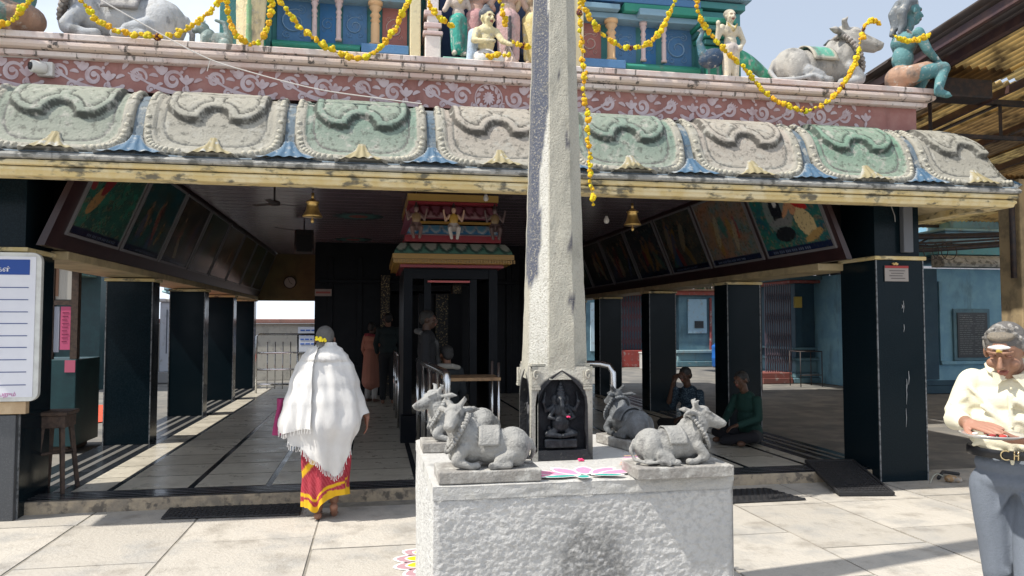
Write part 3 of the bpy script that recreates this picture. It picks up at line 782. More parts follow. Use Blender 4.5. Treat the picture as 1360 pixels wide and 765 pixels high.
stone_bull('dark oiled stone bull on the back right corner of the plinth with its back turned', (1.52,4.40,PZ+.002), 1.80, -.05, m_bulld, (.13,.14,.15), .42, slab=(-.52,.45,-.27,.27))

# chalk drawings on the plinth and on the paving ------------------------------
m_chalk = M('chalk_powder', attr=True, rough=.95, c2=(.5,.48,.46), scale=60, lo=.58, hi=.72)
def petal(mb, x, y, z, ang, l, w, colr, edge, q, sx=1, sy=1):
    def poly(k, dz, cc):
        pts = []
        for i in range(18):
            u = i/17; wv = w*k*sin(PI*u)**.6; pts.append((l*(.5+(u-.5)*k), wv))
        pts2 = [(a,-b) for a, b in pts[::-1]]
        pts = pts+pts2[1:-1]
        mb.add([(x+(a*cos(ang)-b*sin(ang))*sx, y+(a*sin(ang)+b*cos(ang))*sy, z+dz) for a,b in pts], [tuple(range(len(pts)))], cc)
    poly(1, q*.0006, edge); poly(.80, q*.0006+.0004, colr)
mb = MB(); zz = PZ+.0075; PK=(.72,.24,.38); W_=(.75,.74,.72); TG=(.03,.30,.25)
for i, a in enumerate((2.9,2.45,1.95,1.4,.85,.35)):
    petal(mb, 1.0-.03*(i-2.5)*-1, 3.55, zz, a, (.27,.27,.25,.24,.24,.24)[i], .052, PK, W_, i, 1, .9)
for i, a in enumerate((PI+.1,-PI/2-.3,-.25)):
    petal(mb, 1.0+(-.02,0,.03)[i], 3.53, zz, a, (.20,.09,.17)[i], .034, TG, W_, 8+i, 1, .85)
tag(mb.build('chalk_lotus', m_chalk, recalc=False), 'pink and green chalk lotus drawn on top of the plinth in front of the niche', 'chalk drawing')
mb = MB()
for i in range(6):
    mb.add([(1.26+.02*i+dx, 3.78+.045*i+dy, zz+.0004*i) for dx,dy in ((0,0),(.2,.02),(.22,.035),(.01,.02))], [(0,1,2,3)], ((.6,.25,.2),(.6,.3,.1),(.55,.15,.25),(.6,.5,.45),(.5,.2,.4),(.6,.35,.2))[i])
tag(mb.build('chalk_smear', m_chalk, recalc=False), 'smeared red and orange chalk powder between the pillar and the right bulls', 'chalk drawing')
mb = MB(); YL=(.85,.50,.01); MV=(.42,.25,.28)
for k in range(9):
    a = PI*.36+k*.36; px, py = .66, 5.16
    petal(mb, px+.28*cos(a)*1.0, py+.28*sin(a), .0065, a, .17, .062, YL, W_, k%3+1)
    petal(mb, px+.30*cos(a+.0), py+.30*sin(a+.0), .005, a, .23, .088, MV, W_, 0)
mb.add([(.66+.3*cos(2*PI*i/24), 5.16+.3*sin(2*PI*i/24), .0105) for i in range(24)], [tuple(range(24))], MV)
tag(mb.build('chalk_flower', m_chalk, recalc=False), 'yellow petalled chalk flower drawn on the paving at the left foot of the plinth', 'chalk drawing')
# ================================================================== PEOPLE
m_skin = M('brown_skin', attr=True, rough=.55, c2=(.10,.045,.028), scale=30, lo=.6, hi=.8, bump=.15, bscale=150)
m_hair = M('hair', attr=True, rough=.6, c2=(.09,.085,.08), scale=160, lo=.45, hi=.75, bump=.8, bscale=160)
m_cloth = M('woven_cloth', attr=True, rough=.85, bump=.35, bscale=140)
m_shawl = M('white_cotton_shawl', (.66,.65,.635), (.60,.59,.58), scale=5, rough=.9, bump=.35, bscale=120)
SK = (.20,.095,.055); SKL = (.30,.15,.09)
def head_prims(T, k=SK, s=1):
    """face towards -y, centre of the skull at the origin of T"""
    P = []
    e = lambda c, r, rot=None, q=None: P.append(('e', c, r, rot, q or k)); c = lambda a, ra, b, rb, q=None: P.append(('c', a, ra, b, rb, q or k))
    e((0,.012,.02),(.074,.092,.086)); e((0,-.02,-.04),(.056,.066,.062)); e((0,-.048,-.085),(.028,.028,.022)); c((0,-.03,-.075),.04,(0,.0,-.06),.05)
    c((0,-.088,.005),.0085,(0,-.108,-.028),.012); e((0,-.097,-.034),(.018,.012,.009))
    e((0,-.086,-.058),(.024,.011,.0055),None,(.22,.07,.05)); e((0,-.084,-.068),(.020,.010,.006),None,(.24,.08,.06))
    for x in (-1,1):
        e((x*.031,-.078,.012),(.014,.009,.007),None,(.16,.07,.045)); c((x*.014,-.086,.028),.007,(x*.046,-.074,.030),.006)
        e((x*.078,.012,-.012),(.009,.018,.030),(0,0,x*.35)); e((x*.04,-.06,-.03),(.024,.02,.022))
    c((0,.012,-.05),.052,(0,.03,-.13),.052)
    return xf(P, T, s)
def hand_prims(T, k=SK, curl=.5, side=1, s=1):
    """palm from the wrist at the origin along -y, palm down (-z); side=1 thumb towards +x"""
    P = []
    c = lambda a, ra, b, rb: P.append(('c', a, ra, b, rb, k))
    P.append(('e', (0,-.045,0), (.038,.048,.014), None, k)); c((0,0,0),.024,(0,-.03,0),.022)
    for i, (x, l) in enumerate(((.030,.072),(.010,.080),(-.010,.075),(-.029,.060))):
        x *= side; a0 = -.12*curl; p = Vector((x,-.083,0)); q = [tuple(p)]
        for j, f in enumerate((.45,.31,.24)):
            a0 -= curl*.62; p = p+Vector(((x*.18 if j == 0 else 0)*l*8*.1, -cos(a0)*l*f, sin(a0)*l*f)); q.append(tuple(p))
        P += chain([(x*.9,-.05,0)]+q, [.0095,.0095,.0085,.0078,.0065], k)
    P += chain([(side*.02,-.015,-.004),(side*.045,-.038,-.010),(side*.058,-.062,-.014),(side*.060,-.085,-.018)], [.015,.012,.010,.0078], k)
    return xf(P, T, s)
def frame(origin, fwd, up):
    """matrix taking local -y to fwd and local z near up"""
    f = Vector(fwd).normalized(); y = -f; u = Vector(up); z = (u-y*u.dot(y)).normalized(); x = y.cross(z)
    m = Matrix((x,y,z)).transposed().to_4x4(); m.translation = Vector(origin); return m

# ---- woman in the white shawl, seen from behind (faces +y)
WX, WYp = -.385, 6.47
wt = thing('person', 'grey haired person in a white shawl and red and yellow saree walking into the hall', 'person', (WX,WYp,0))
Tw = Matrix.Translation((WX,WYp,0)) @ Matrix.Rotation(PI,4,'Z')   # local -y is her forward (+y)
P = head_prims(Matrix.Translation((.015,-.045,1.475)) @ Matrix.Rotation(.18,4,'X'), (.17,.08,.05), .92)
P += chain([(0,0,1.38),(0,.0,1.2),(0,.0,.95)], [.05,.09,.09], (.35,.04,.06))
P += [('c',(-.14,-.02,1.22),.04,(-.25,-.05,1.03),.036,(.35,.04,.06)),('c',(-.25,-.05,1.03),.036,(-.33,.0,.84),.03,(.17,.08,.05)),
      ('c',(.14,-.02,1.22),.04,(.24,-.05,1.03),.036,(.35,.04,.06)),('c',(.26,-.04,1.03),.04,(.20,-.2,.95),.032,(.17,.08,.05))]
P += hand_prims(frame((-.335,.005,.835),(-.05,-.1,-1),(-.9,0,0)), (.24,.11,.075), .35, 1, .95)
# legs and bare feet: left planted, right heel lifted
P += chain([(.06,0,.8),(.055,.01,.45),(.05,.03,.10)], [.09,.06,.038], SK) + [('c',(.05,.045,.035),.034,(.055,-.10,.022),.026,(.23,.11,.07)),('c',(.055,-.10,.02),.024,(.06,-.16,.016),.018,(.23,.11,.07))]
P += chain([(-.06,0,.8),(-.07,.05,.47),(-.075,.0,.15)], [.09,.06,.038], SK) + [('c',(-.075,.03,.10),.034,(-.075,-.05,.025),.028,(.30,.15,.10)),('c',(-.075,-.06,.022),.026,(-.07,-.12,.018),.018,(.26,.12,.08))]
for k_ in range(5):
    P.append(('c',(.035+.012*k_,-.17,.014),.010,(.033+.014*k_,-.195+.006*k_,.010),.008,SK)); P.append(('c',(-.095+.012*k_,-.125,.016),.010,(-.098+.014*k_,-.15+.004*k_,.011),.008,SK))
blob('body', xf(P, Tw), m_skin, wt, voxel=.006, smooth=3)
H = (.115,.112,.108); P = [('e',(0,.015,.025),(.080,.096,.090),None,H),('e',(0,.07,-.02),(.066,.04,.05),None,H),('e',(.030,.10,-.055),(.038,.032,.036),None,(.14,.135,.13)),('c',(.035,.105,-.08),.026,(.035,.10,-.12),.012,(.2,.2,.19))]
blob('hair', xf(P, Tw @ Matrix.Translation((.015,-.045,1.475)) @ Matrix.Rotation(.18,4,'X'), .96), m_hair, wt, voxel=.005, smooth=2)
mb = MB()
for k_ in range(16):
    a = rnd.uniform(0,1); p = Tw @ Vector((.075-.085*a+.01, .073+.035*sin(PI*a)+rnd.uniform(-.004,.012), 1.475+.012-.022*a+rnd.uniform(-.012,.012))); mb.ball(p, (.014,.012,.011), 6, (.9,.72,.02), rot=(a,a*2,0))
mb.build('yellow_hair_flowers', m_clean, wt)
def ip(tab, x):
    if x <= tab[0][0]: return tab[0][1]
    for (a, b), (c, d) in zip(tab, tab[1:]):
        if x <= c: return lerp(b, d, sstep(0,1,(x-a)/(c-a)) if c > a else 0)
    return tab[-1][1]
RX = [(.3,.25),(.6,.295),(.78,.335),(.95,.305),(1.1,.262),(1.25,.222),(1.33,.182),(1.39,.135),(1.43,.085),(1.46,.072)]
HEM = [(-1,.76),(-.75,.62),(-.2,.50),(.1,.42),(.33,.37),(.5,.42),(.7,.6),(1,.86)]
def shawl_pt(th, v, off=0, hem=None, ztop=1.45):
    s = sin(th); front = cos(th) < 0     # th=0 is the side turned to the camera
    h = hem if hem is not None else (ip(HEM, s) if not front else .8+.1*s)
    z = lerp(ztop, h, v); r = ip(RX, z)
    lean = .05*(1-sstep(.9,1.45,z)) 
    x = s*r*(1.0); y = -cos(th)*r*(.66 if z < 1.3 else .8)
    q = v*(.3+.7*v)
    f = .020*q*sin(th*8+2.2*sin(z*3)+.6)+.013*q*sin(th*15+z*4)+.011*mn.noise(Vector((s*5,z*3,cos(th)*3)))*3*q
    f *= .8; k1 = abs(((th*2.3+z*1.5+.25*mn.noise(Vector((th*2,z*2,1)))) % 1)-.5)*2; f += .020*q*(1-k1**.6)+.010*sstep(1.42,1.2,z)*sin((s*1.6+z*2.4)*6)*.6+.005*mn.fractal(Vector((s*6,z*3,3)),1,2,3)
    f += off
    n = Vector((s, -cos(th)*.9, 0)); return Vector((WX+.0+x, WYp+.0+y-lean*.2, z))+n*f
mb = MB(); mb.grid(lambda u, v: shawl_pt(-PI+2*PI*u, v), 120, 80, wrap=True, col=(.76,.75,.74)); sh = mb.build('shawl', m_shawl, wt)
mb = MB()
def panel(u, v):
    th = lerp(-1.75,-.42+.15*v,u); hem = .735-.03*sin(u*5)
    return shawl_pt(th, v, .012+.022*abs(sin(u*PI*2.6+.4))*(.3+.7*v)+.012*sstep(.85,1,u), hem, 1.42)
mb.grid(panel, 50, 60, col=(.76,.75,.74)); mb.build('shawl_end', m_shawl, sh)
mb = MB()
for k_ in range(64):
    th = lerp(-1.5,1.25,k_/63); p = shawl_pt(th, 1.0)
    if -1.0 < th < .75: mb.tube([p+Vector((0,0,.008)), p+Vector((rnd.uniform(-.004,.004),-.004,-.018)), p+Vector((rnd.uniform(-.006,.006),-.004,-rnd.uniform(.032,.045)))], [.0035,.003,.0035], 5)
for k_ in range(20):
    p = panel(k_/19, 1); mb.tube([p+Vector((0,0,.006)), p+Vector((rnd.uniform(-.006,.006),0,-.035))], .0038, 5)
mb.build('fringe', m_shawl, sh)
RED = (.34,.022,.04); YEL = (.72,.42,.01)
def skirt(u, v):
    th = -PI+2*PI*u; s = sin(th); rear = cos(th) > 0
    hem = .165+.06*s*(1 if rear else .3)-.07*math.exp(-((s+.35)/.25)**2)*rear; z = lerp(1.0,hem,v)
    r = lerp(.15,.195,sstep(0,.7,v))-.02*sstep(.7,1,v)+.02*s*v
    f = .020*v*sin(th*7+z*5)+.010*v*sin(th*13+2)+.008*sin(z*14+s*7)
    x = s*(r+f)-.01; y = -cos(th)*(r*.82+f)
    d = z-(.30+(x+.25)*1.15)
    yl = (z-hem < .055+.01*sin(th*5)) or (abs(d) < .032 and rear) or (rear and abs(z-hem-.10) < .012)
    c = YEL if yl else (mixc(RED,(.55,.10,.13),.5) if (int(z*70)+int(th*24)) % 3 == 0 else RED)
    return ((WX+x+.0, WYp+y, z), c)
mb = MB(); mb.grid(skirt, 140, 90, wrap=True); mb.build('saree', m_cloth, wt)
mb = MB()
def sl(u, v): th = 2*PI*u; r = .05+.012*sin(th*3+v*4); return (WX-.36+r*cos(th)*.8-.03*v, WYp+.1+r*sin(th), lerp(.98,.68,v))
mb.grid(sl, 20, 12, wrap=True, col=(.30,.03,.12)); mb.build('sleeve_end', m_cloth, wt)

# ---- man with the plate
MX, MY = 2.715, 2.83
mt = thing('person', 'person in a pale yellow shirt and grey trousers looking down at a plate', 'person', (MX,MY,0))
Tm = Matrix.Translation((MX,MY,0)) @ Matrix.Rotation(R(-46),4,'Z')
SKm = (.27,.14,.088); SH = (.66,.62,.48)
Th = Tm @ Matrix.Translation((-.012,-.075,1.487)) @ Matrix.Rotation(-.22,4,'Z') @ Matrix.Rotation(.42,4,'X')
P = head_prims(Th, SKm, .98)
P += xf([('e',(0,-.079,.052),(.045,.011,.009),None,(.72,.70,.68)),('e',(0,-.087,.04),(.010,.006,.008),None,(.60,.45,.10))], Th)
P += xf(chain([(0,-.01,1.40),(0,.01,1.3)],[.062,.09],SKm), Tm)
rw = (-.150,-.225,1.185); lw = (.085,-.215,1.130)
P += xf([('c',(-.195,-.07,1.19),.038,rw,.026,SKm),('c',(.225,-.06,1.12),.038,lw,.026,SKm)], Tm)
P += hand_prims(Tm @ frame(rw,(.75,-.60,-.03),(-.15,-.25,1)), (.34,.17,.115), .16, -1, 1.0)
P += hand_prims(Tm @ frame(lw,(-.72,-.62,.05),(.1,-.3,-1)), (.30,.15,.10), .30, -1, 1.0)
blob('body', P, m_skin, mt, voxel=.0042, smooth=2)
GH = (.13,.12,.11)
P = [('e',(0,.022,.038),(.079,.092,.082),None,GH),('e',(0,.07,-.02),(.066,.04,.05),None,GH),('e',(-.07,.01,.03),(.014,.035,.035),None,(.30,.28,.25)),('e',(.07,.01,.03),(.014,.035,.035),None,(.25,.24,.22)),
     ('e',(0,-.040,.084),(.052,.030,.018),None,(.20,.17,.13))]
for k_ in range(26):
    a = rnd.uniform(-1.3,1.3); b = rnd.uniform(-.6,1.4); P.append(('c',(.07*sin(a),-.05*cos(b)+.03,.085*cos(a)*.9+.02),.012,(.078*sin(a),-.06*cos(b)+.03,.1*cos(a)+.02),.008,mixc(GH,(.42,.40,.37),rnd.random())))
blob('hair', xf(P, Th, 1), m_hair, mt, voxel=.0045, smooth=1)
S_ = []
def sc_(a, ra, b, rb): S_.append(('c', a, ra, b, rb, SH))
for z, rx, ry, y in ((1.38,.10,.075,.015),(1.34,.155,.09,.01),(1.27,.175,.11,.0),(1.18,.170,.118,-.01),(1.105,.163,.122,-.018)):
    S_.append(('e',(0,y,z),(rx,ry,.085 if z > 1.11 else .062),None,SH))
sc_((-.145,0,1.345),.060,(-.195,-.01,1.20),.056); sc_((-.195,-.01,1.20),.055,(-.200,-.085,1.185),.052); sc_((-.200,-.09,1.185),.048,(-.168,-.175,1.185),.038)
sc_((.155,0,1.345),.062,(.225,.01,1.16),.060); sc_((.225,.01,1.16),.058,(.225,-.07,1.115),.052); sc_((.225,-.08,1.115),.050,(.13,-.175,1.105),.038)
for a, b in (((-.20,.04,1.25),(-.245,-.03,1.22)),((-.17,-.06,1.28),(-.235,-.05,1.22)),((-.1,-.11,1.25),(.02,-.12,1.15)),((.0,-.118,1.3),(.0,-.13,1.02)),((-.13,-.08,1.1),(-.02,-.135,1.05)),((.03,-.125,1.2),(.12,-.09,1.14)),((.04,-.13,1.09),(.14,-.09,1.05)),((-.235,-.03,1.23),(-.23,-.10,1.20)),((-.25,-.01,1.18),(-.21,-.12,1.155)),((-.19,-.03,1.30),(-.235,-.02,1.24)),((-.16,-.05,1.24),(-.22,-.06,1.25)),((.02,-.12,1.28),(.10,-.10,1.22)),((-.05,-.12,1.12),(-.14,-.09,1.08)),((-.15,-.06,1.33),(-.05,-.10,1.22))):
    sc_(a,.013,b,.009)
shirt = blob('shirt', xf(S_, Tm), m_cloth, mt, voxel=.0065, smooth=4, noise=.004, nscale=24)
mb = MB()
for s in (-1,1):
    pts = [Tm@Vector(p) for p in ((s*.055,.055,1.425),(s*.078,.0,1.425),(s*.066,-.055,1.40),(s*.018,-.10,1.365))]
    mb.tube(pts, [.018,.020,.022,.012], 8, SH, flat=.45)
    mb.prism([(0,0),(.055*s,.012),(.045*s,-.055)], 0, .006, 'y', SH)
    k0 = len(mb.v)-6
    for i in range(k0, len(mb.v)):
        p = mb.v[i]; mb.v[i] = tuple(Tm@Vector((p[0]+s*.008, p[1]-.108, p[2]+1.385)))
mb.build('collar', m_cloth, shirt)
mb = MB()
for z in (1.33,1.25,1.17): m_ = MB(); m_.ball(Tm@Vector((.004,-.132+.1*(z-1.17)*.6,z)), (.006,.004,.006), 8, (.6,.56,.4)); m_.build('button', m_clean, shirt)
mb.prism([(0,0),(.012,0),(.006,.012)], 0, .002, 'y', (.03,.05,.15)); 
for i in range(len(mb.v)-6, len(mb.v)): p = mb.v[i]; mb.v[i] = tuple(Tm@Vector((p[0]+.095,p[1]-.112,p[2]+1.27)))
mb.build('chest_emblem', m_clean, shirt)
TR = (.13,.15,.185); P = []
for z, rx, ry in ((1.0,.150,.108),(.93,.158,.115)): P.append(('e',(0,-.008,z),(rx,ry,.07),None,TR))
P += chain([(-.078,0,.90),(-.060,-.015,.55),(-.02,.16,.14)],[.092,.070,.060],TR)+chain([(.078,0,.90),(.065,-.13,.55),(.05,-.12,.12)],[.092,.074,.062],TR)
for a, b in (((-.13,-.06,.9),(-.08,-.08,.8)),((.0,-.10,.92),(-.1,-.07,.72)),((.03,-.11,.88),(.12,-.14,.7)),((.09,-.19,.62),(.02,-.18,.52)),((.11,-.17,.5),(.03,-.19,.44)),((.07,-.19,.85),(.075,-.21,.3)),((-.09,-.06,.62),(-.02,-.08,.55))): P.append(('c',a,.014,b,.009,TR))
blob('trousers', xf(P, Tm), M('grey_trouser_cloth', attr=True, rough=.8, c2=(.12,.14,.17), scale=60, lo=.4, hi=.7, bump=.3, bscale=150), mt, voxel=.0085, smooth=4, noise=.005, nscale=16)
mb = MB(); n = 40
vs = []
for z in (1.035,1.04,1.068,1.073):
    for i in range(n):
        a = 2*PI*i/n; k_ = 1.0 if z in (1.035,1.073) else 1.02; vs.append(Tm@Vector((.170*cos(a)*k_, -.014+.128*sin(a)*k_, z)))
mb.add(vs, [(j*n+i,j*n+(i+1)%n,(j+1)*n+(i+1)%n,(j+1)*n+i) for j in range(3) for i in range(n)], (.01,.01,.012), True)
belt = mb.build('belt', M('black_leather',(.012,.012,.014),rough=.3), mt)
mb = MB(); q = [Tm@Vector((-.020+.019*cos(a), -.146, 1.054+.019*sin(a))) for a in [PI*.3+i*PI*1.4/10 for i in range(11)]]; mb.tube(q, .0032, 6)
for a, b in (((.008,1.036),(.010,1.074)),((.022,1.036),(.024,1.074)),((.010,1.055),(.022,1.055))): mb.tube([Tm@Vector((a[0],-.146,a[1])), Tm@Vector((b[0],-.146,b[1]))], .003, 6)
mb.build('buckle', M('gold_metal',(.75,.6,.35),rough=.25,metal=1), belt)
mb = MB()
for (a, b) in (((-.02,.17,.06),(-.04,.02,.03)),((.05,-.12,.06),(.04,-.27,.03))):
    cap_mesh(mb, Tm@Vector(a), .045, Tm@Vector(b), .036)
mb.build('shoes', M('black_leather'), mt)
pc = Tm@Vector((-.055,-.315,1.147))
pt = thing('plate', 'round steel offering plate held by the person in the yellow shirt', 'plate', pc)
mb = MB(); mb.lathe([(.02,-.001),(.085,.0),(.105,.008),(.118,.013),(.119,.016),(.104,.012),(.084,.004),(.02,.003)], pc, 36); mb.build('dish', M('polished_plate',(.75,.74,.72),rough=.3,metal=.8), pt)
mb = MB()
for k_ in range(9): mb.ball(pc+Vector((rnd.uniform(-.05,.06),rnd.uniform(-.05,.05),.010)), (rnd.uniform(.008,.02),.012,.006), 7, ((.5,.04,.03),(.25,.02,.02),(.65,.6,.55))[k_%3])
mb.build('offerings', m_clean, pt)

# ---- seated and standing people in the shade of the hall
def seated(label, loc, rz, top, trous, skin, hair, lean=.1, hand_face=False, cat='person', pattern=False):
    t = thing('person', label, cat, loc, rz, local=True)
    P = head_prims(Matrix.Translation((0,-.10-lean*.3,.80)) @ Matrix.Rotation(.1,4,'X'), skin)
    P += chain([(0,.0,.15),(0,-.03,.5),(0,-.07,.66)],[.06,.06,.045],skin)
    for s in (-1,1):
        P += [('e',(s*.20,-.36,.05),(.045,.06,.035),None,skin)]
    if hand_face: w1 = (-.10,-.25,.70); P += [('c',(-.22,-.2,.42),.035,w1,.026,skin)]+hand_prims(frame(w1,(.35,.3,.9),(0,-1,.2)),skin,.7,1)
    else: w1 = (-.12,-.36,.28); P += hand_prims(frame(w1,(.4,-.9,-.3),(0,0,1)),skin,.5,1)
    w2 = (.12,-.34,.26); P += hand_prims(frame(w2,(-.4,-.9,-.3),(0,0,1)),skin,.5,-1)
    blob('body', P, m_skin, t, voxel=.008, smooth=2, world=False)
    T = [('e',(0,.02,.16),(.17,.13,.13),None,top),('e',(0,0,.32),(.165,.12,.16),None,top),('e',(0,-.03,.48),(.18,.11,.13),None,top),('e',(0,-.04,.58),(.13,.085,.08),None,top)]
    T += chain([(-.17,-.04,.55),(-.24,-.1,.36),(w1[0]*.95,w1[1]+.04,w1[2] if not hand_face else .6)],[.06,.052,.04],top)+chain([(.17,-.04,.55),(.24,-.1,.34),(w2[0],w2[1]+.04,w2[2])],[.06,.052,.04],top)
    blob('shirt', T, m_cloth if not pattern else m_pattern, t, voxel=.01, smooth=3, noise=.004, nscale=20, world=False)
    T = [('e',(0,.02,.10),(.17,.15,.10),None,trous)]+chain([(-.1,0,.1),(-.30,-.25,.13),(.04,-.36,.06)],[.09,.07,.055],trous)+chain([(.1,0,.1),(.30,-.25,.13),(-.04,-.40,.06)],[.09,.07,.055],trous)
    blob('trousers', T, m_cloth, t, voxel=.011, smooth=3, world=False)
    blob('hair', [('e',(0,.0,.83),(.08,.09,.08),None,hair),('e',(0,.05,.79),(.07,.05,.06),None,hair)] if not lean > .3 else [('e',(0,-.08,.84),(.08,.09,.08),None,hair)], m_hair, t, voxel=.008, smooth=2, world=False).location = (0,-.09-lean*.3,-.0)
    return t
m_pattern = M('patterned_blue_cloth', (.008,.022,.04), (.07,.11,.14), scale=55, lo=.52, hi=.56, rough=.85)
seated('seated person in a dark green jacket at the foot of a black pillar', (4.62,8.78,FZ), R(-70), (.004,.035,.027), (.008,.008,.012), (.10,.05,.03), (.01,.01,.01))
seated('seated person in a blue patterned shirt holding a hand to the face', (4.28,9.75,FZ), R(-60), (.02,.05,.09), (.01,.01,.01), (.08,.04,.025), (.015,.013,.012), hand_face=True, pattern=True)
def standing(label, loc, rz, top, low, skin, hair, h=1.68, scarf=None, long=False):
    t = thing('person', label, 'person', loc, rz, local=True); s = h/1.68
    sc3 = Matrix.Scale(s,4)
    P = head_prims(Matrix.Translation((0,-.02,1.56)), skin)+chain([(-.07,0,.85),(-.08,-.01,.45),(-.09,.02,.08)],[.08,.055,.036],skin)+chain([(.07,0,.85),(.08,-.01,.45),(.09,.02,.08)],[.08,.055,.036],skin)
    for x in (-1,1): P += [('c',(x*.09,.03,.035),.034,(x*.10,-.13,.025),.026,skin)]
    P += chain([(-.17,0,1.36),(-.22,.0,1.1),(-.19,-.10,.88)],[.045,.036,.026],skin)+chain([(.17,0,1.36),(.22,.0,1.1),(.19,-.10,.88)],[.045,.036,.026],skin)+[('c',(0,0,1.4),.05,(0,0,.9),.06,skin)]
    P += hand_prims(frame((-.19,-.10,.88),(.1,-.3,-1),(-1,0,0)),skin,.4,1)+hand_prims(frame((.19,-.10,.88),(-.1,-.3,-1),(1,0,0)),skin,.4,-1)
    blob('body', xf(P, sc3, s), m_skin, t, voxel=.010, smooth=2, world=False)
    T = [('e',(0,.0,1.34),(.18,.10,.10),None,top),('e',(0,0,1.18),(.175,.115,.16),None,top),('e',(0,0,1.0),(.165,.12,.16),None,top)]
    T += chain([(-.165,0,1.36),(-.225,.0,1.1),(-.20,-.07,.95)],[.058,.05,.042],top)+chain([(.165,0,1.36),(.225,.0,1.1),(.20,-.07,.95)],[.058,.05,.042],top)
    if long: T += chain([(0,0,1.0),(0,0,.45)],[.17,.21],top)
    blob('top', xf(T, sc3, s), m_cloth, t, voxel=.011, smooth=3, noise=.004, nscale=18, world=False)
    T = [('e',(0,0,.92),(.16,.12,.09),None,low)]+chain([(-.08,0,.88),(-.085,-.01,.45),(-.09,.02,.12)],[.095,.072,.06],low)+chain([(.08,0,.88),(.085,-.01,.45),(.09,.02,.12)],[.095,.072,.06],low)
    blob('trousers', xf(T, sc3, s), m_cloth, t, voxel=.011, smooth=3, world=False)
    blob('hair', xf([('e',(0,.0,1.60),(.083,.092,.08),None,hair),('e',(0,.045,1.56),(.072,.05,.07),None,hair)], sc3, s), m_hair, t, voxel=.008, smooth=2, world=False)
    if scarf:
        q = chain([(-.13,.06,1.40),(-.02,.12,1.42),(.12,.05,1.42),(.15,-.10,1.28),(.12,-.14,.95)],[.03,.035,.035,.03,.035],scarf)
        blob('scarf', xf(q, sc3, s), m_cloth, t, voxel=.010, smooth=2, world=False)
    return t
standing('person in dark clothes standing with their back turned before the inner sanctum', (.27,14.35,FZ), PI, (.012,.022,.024), (.008,.010,.012), SK, (.008,.008,.008), 1.70)
standing('person in a peach coloured dress and red scarf standing at the inner sanctum', (-.03,14.75,FZ), PI*.8, (.38,.16,.11), (.4,.38,.36), (.12,.06,.04), (.01,.01,.01), 1.52, scarf=(.22,.03,.04), long=True)
standing('person with a grey towel over the shoulders standing beside the coloured shrine', (.62,8.95,FZ), PI*.45, (.014,.015,.018), (.01,.01,.012), (.06,.03,.02), (.006,.006,.006), 1.66, scarf=(.09,.09,.09))
standing('person with a white cloth round the neck standing inside the shrine doorway', (.86,9.0,FZ-.38), PI*1.1, (.015,.02,.025), (.02,.02,.02), SK, (.02,.02,.02), 1.62, scarf=(.30,.29,.26))
# ================================================================== ON THE ROOF: tower, statues, garlands
tw = thing('temple_tower', 'tiered blue and green temple tower base with painted pilasters above the hall roof', 'temple tower', (1.18,7.6,3.95))
TX, TY, TZ = 1.18, 7.3, 3.94
TEAL=(.06,.22,.22); GRN2=(.03,.24,.17); BLU=(.08,.20,.38); LBL=(.20,.33,.42); PCH=(.66,.42,.22); CRM=(.66,.58,.36); TER=(.42,.17,.15); PNKW=(.58,.45,.43); WH=(.70,.64,.60); NVY=(.012,.035,.10)
m_tower = M('tower_paint', attr=True, rough=.7, stain=.45, stc=(.18,.18,.17), sscale=9, slo=.55, shi=.72, bump=.4, bscale=40)
mb = MB()
mb.box(TX-2.6,TX+2.6,TY+.12,TY+2.5,TZ,5.6,TEAL)
for s in (-1,1):
    def bx(a,b,y0,z0,z1,c,y1=TY+.14):
        x0,x1 = sorted((TX+s*a,TX+s*b)); mb.box(x0,x1,y0,y1,z0,z1,c)
    bx(.87,2.12,TY+.02,TZ,TZ+.17,TEAL); bx(1.28,1.42,TY-.02,TZ,TZ+.165,LBL); bx(.95,1.05,TY-.02,TZ,TZ+.165,LBL)
    bx(1.15,2.12,TY-.04,TZ+.175,TZ+.20,TEAL); bx(1.15,1.62,TY-.10,TZ+.204,TZ+.235,LBL)
    bx(.87,1.30,TY-.06,TZ+.20,TZ+.25,LBL); bx(.87,1.32,TY-.10,TZ+.254,TZ+.34,BLU)
    bx(.87,2.15,TY+.04,TZ+.35,TZ+.37,GRN2)
    bx(2.16,2.62,TY-.02,TZ,TZ+.95,TEAL); bx(2.2,2.36,TY-.10,TZ,TZ+.42,GRN2); 
    for i, (z, d) in enumerate(((.50,.02),(.56,.05),(.62,.09),(.68,.13),(.74,.17))): bx(2.19-d*.5,2.37+d*.5,TY-.08-d,TZ+z,TZ+z+.05,TEAL if i%2 else GRN2)
    for i in range(7): bx(2.10-.02*(i%2),2.66+.05*i,TY-.06-.05*i,TZ+.97+.09*i,TZ+1.04+.09*i,(TEAL,LBL,GRN2)[i%3])
    # cornice bands over the panels
    bx(.87,2.15,TY-.06,TZ+.78,TZ+.84,LBL); bx(.87,1.25,TY-.14,TZ+.845,TZ+.90,LBL); bx(1.3,2.15,TY-.12,TZ+.845,TZ+.93,GRN2); bx(1.45,1.75,TY-.16,TZ+.80,TZ+.87,LBL)
    for i in range(4): bx(.87,2.15,TY-.08-.05*i,TZ+.95+.11*i,TZ+1.03+.11*i,(BLU,PNKW,GRN2,LBL)[i])
mb.build('tower_body', m_tower, tw, bevel=.006)
def kumuda(x0, x1, z0, z1, y, colr):   # half-round green base moulding
    mb = MB(); n = 10; pr = [(y-.10*sin(PI*i/n)**.7, lerp(z0,z1,i/n)) for i in range(n+1)]+[(y+.1,z1),(y+.1,z0)]
    mb.prism(pr, x0, x1, 'x', colr); mb.build('green_moulding', m_tower, tw)
for s in (-1,1):
    a, b = sorted((TX+s*1.33,TX+s*2.14)); kumuda(a,b,TZ+.24,TZ+.35,TY+.02,GRN2)
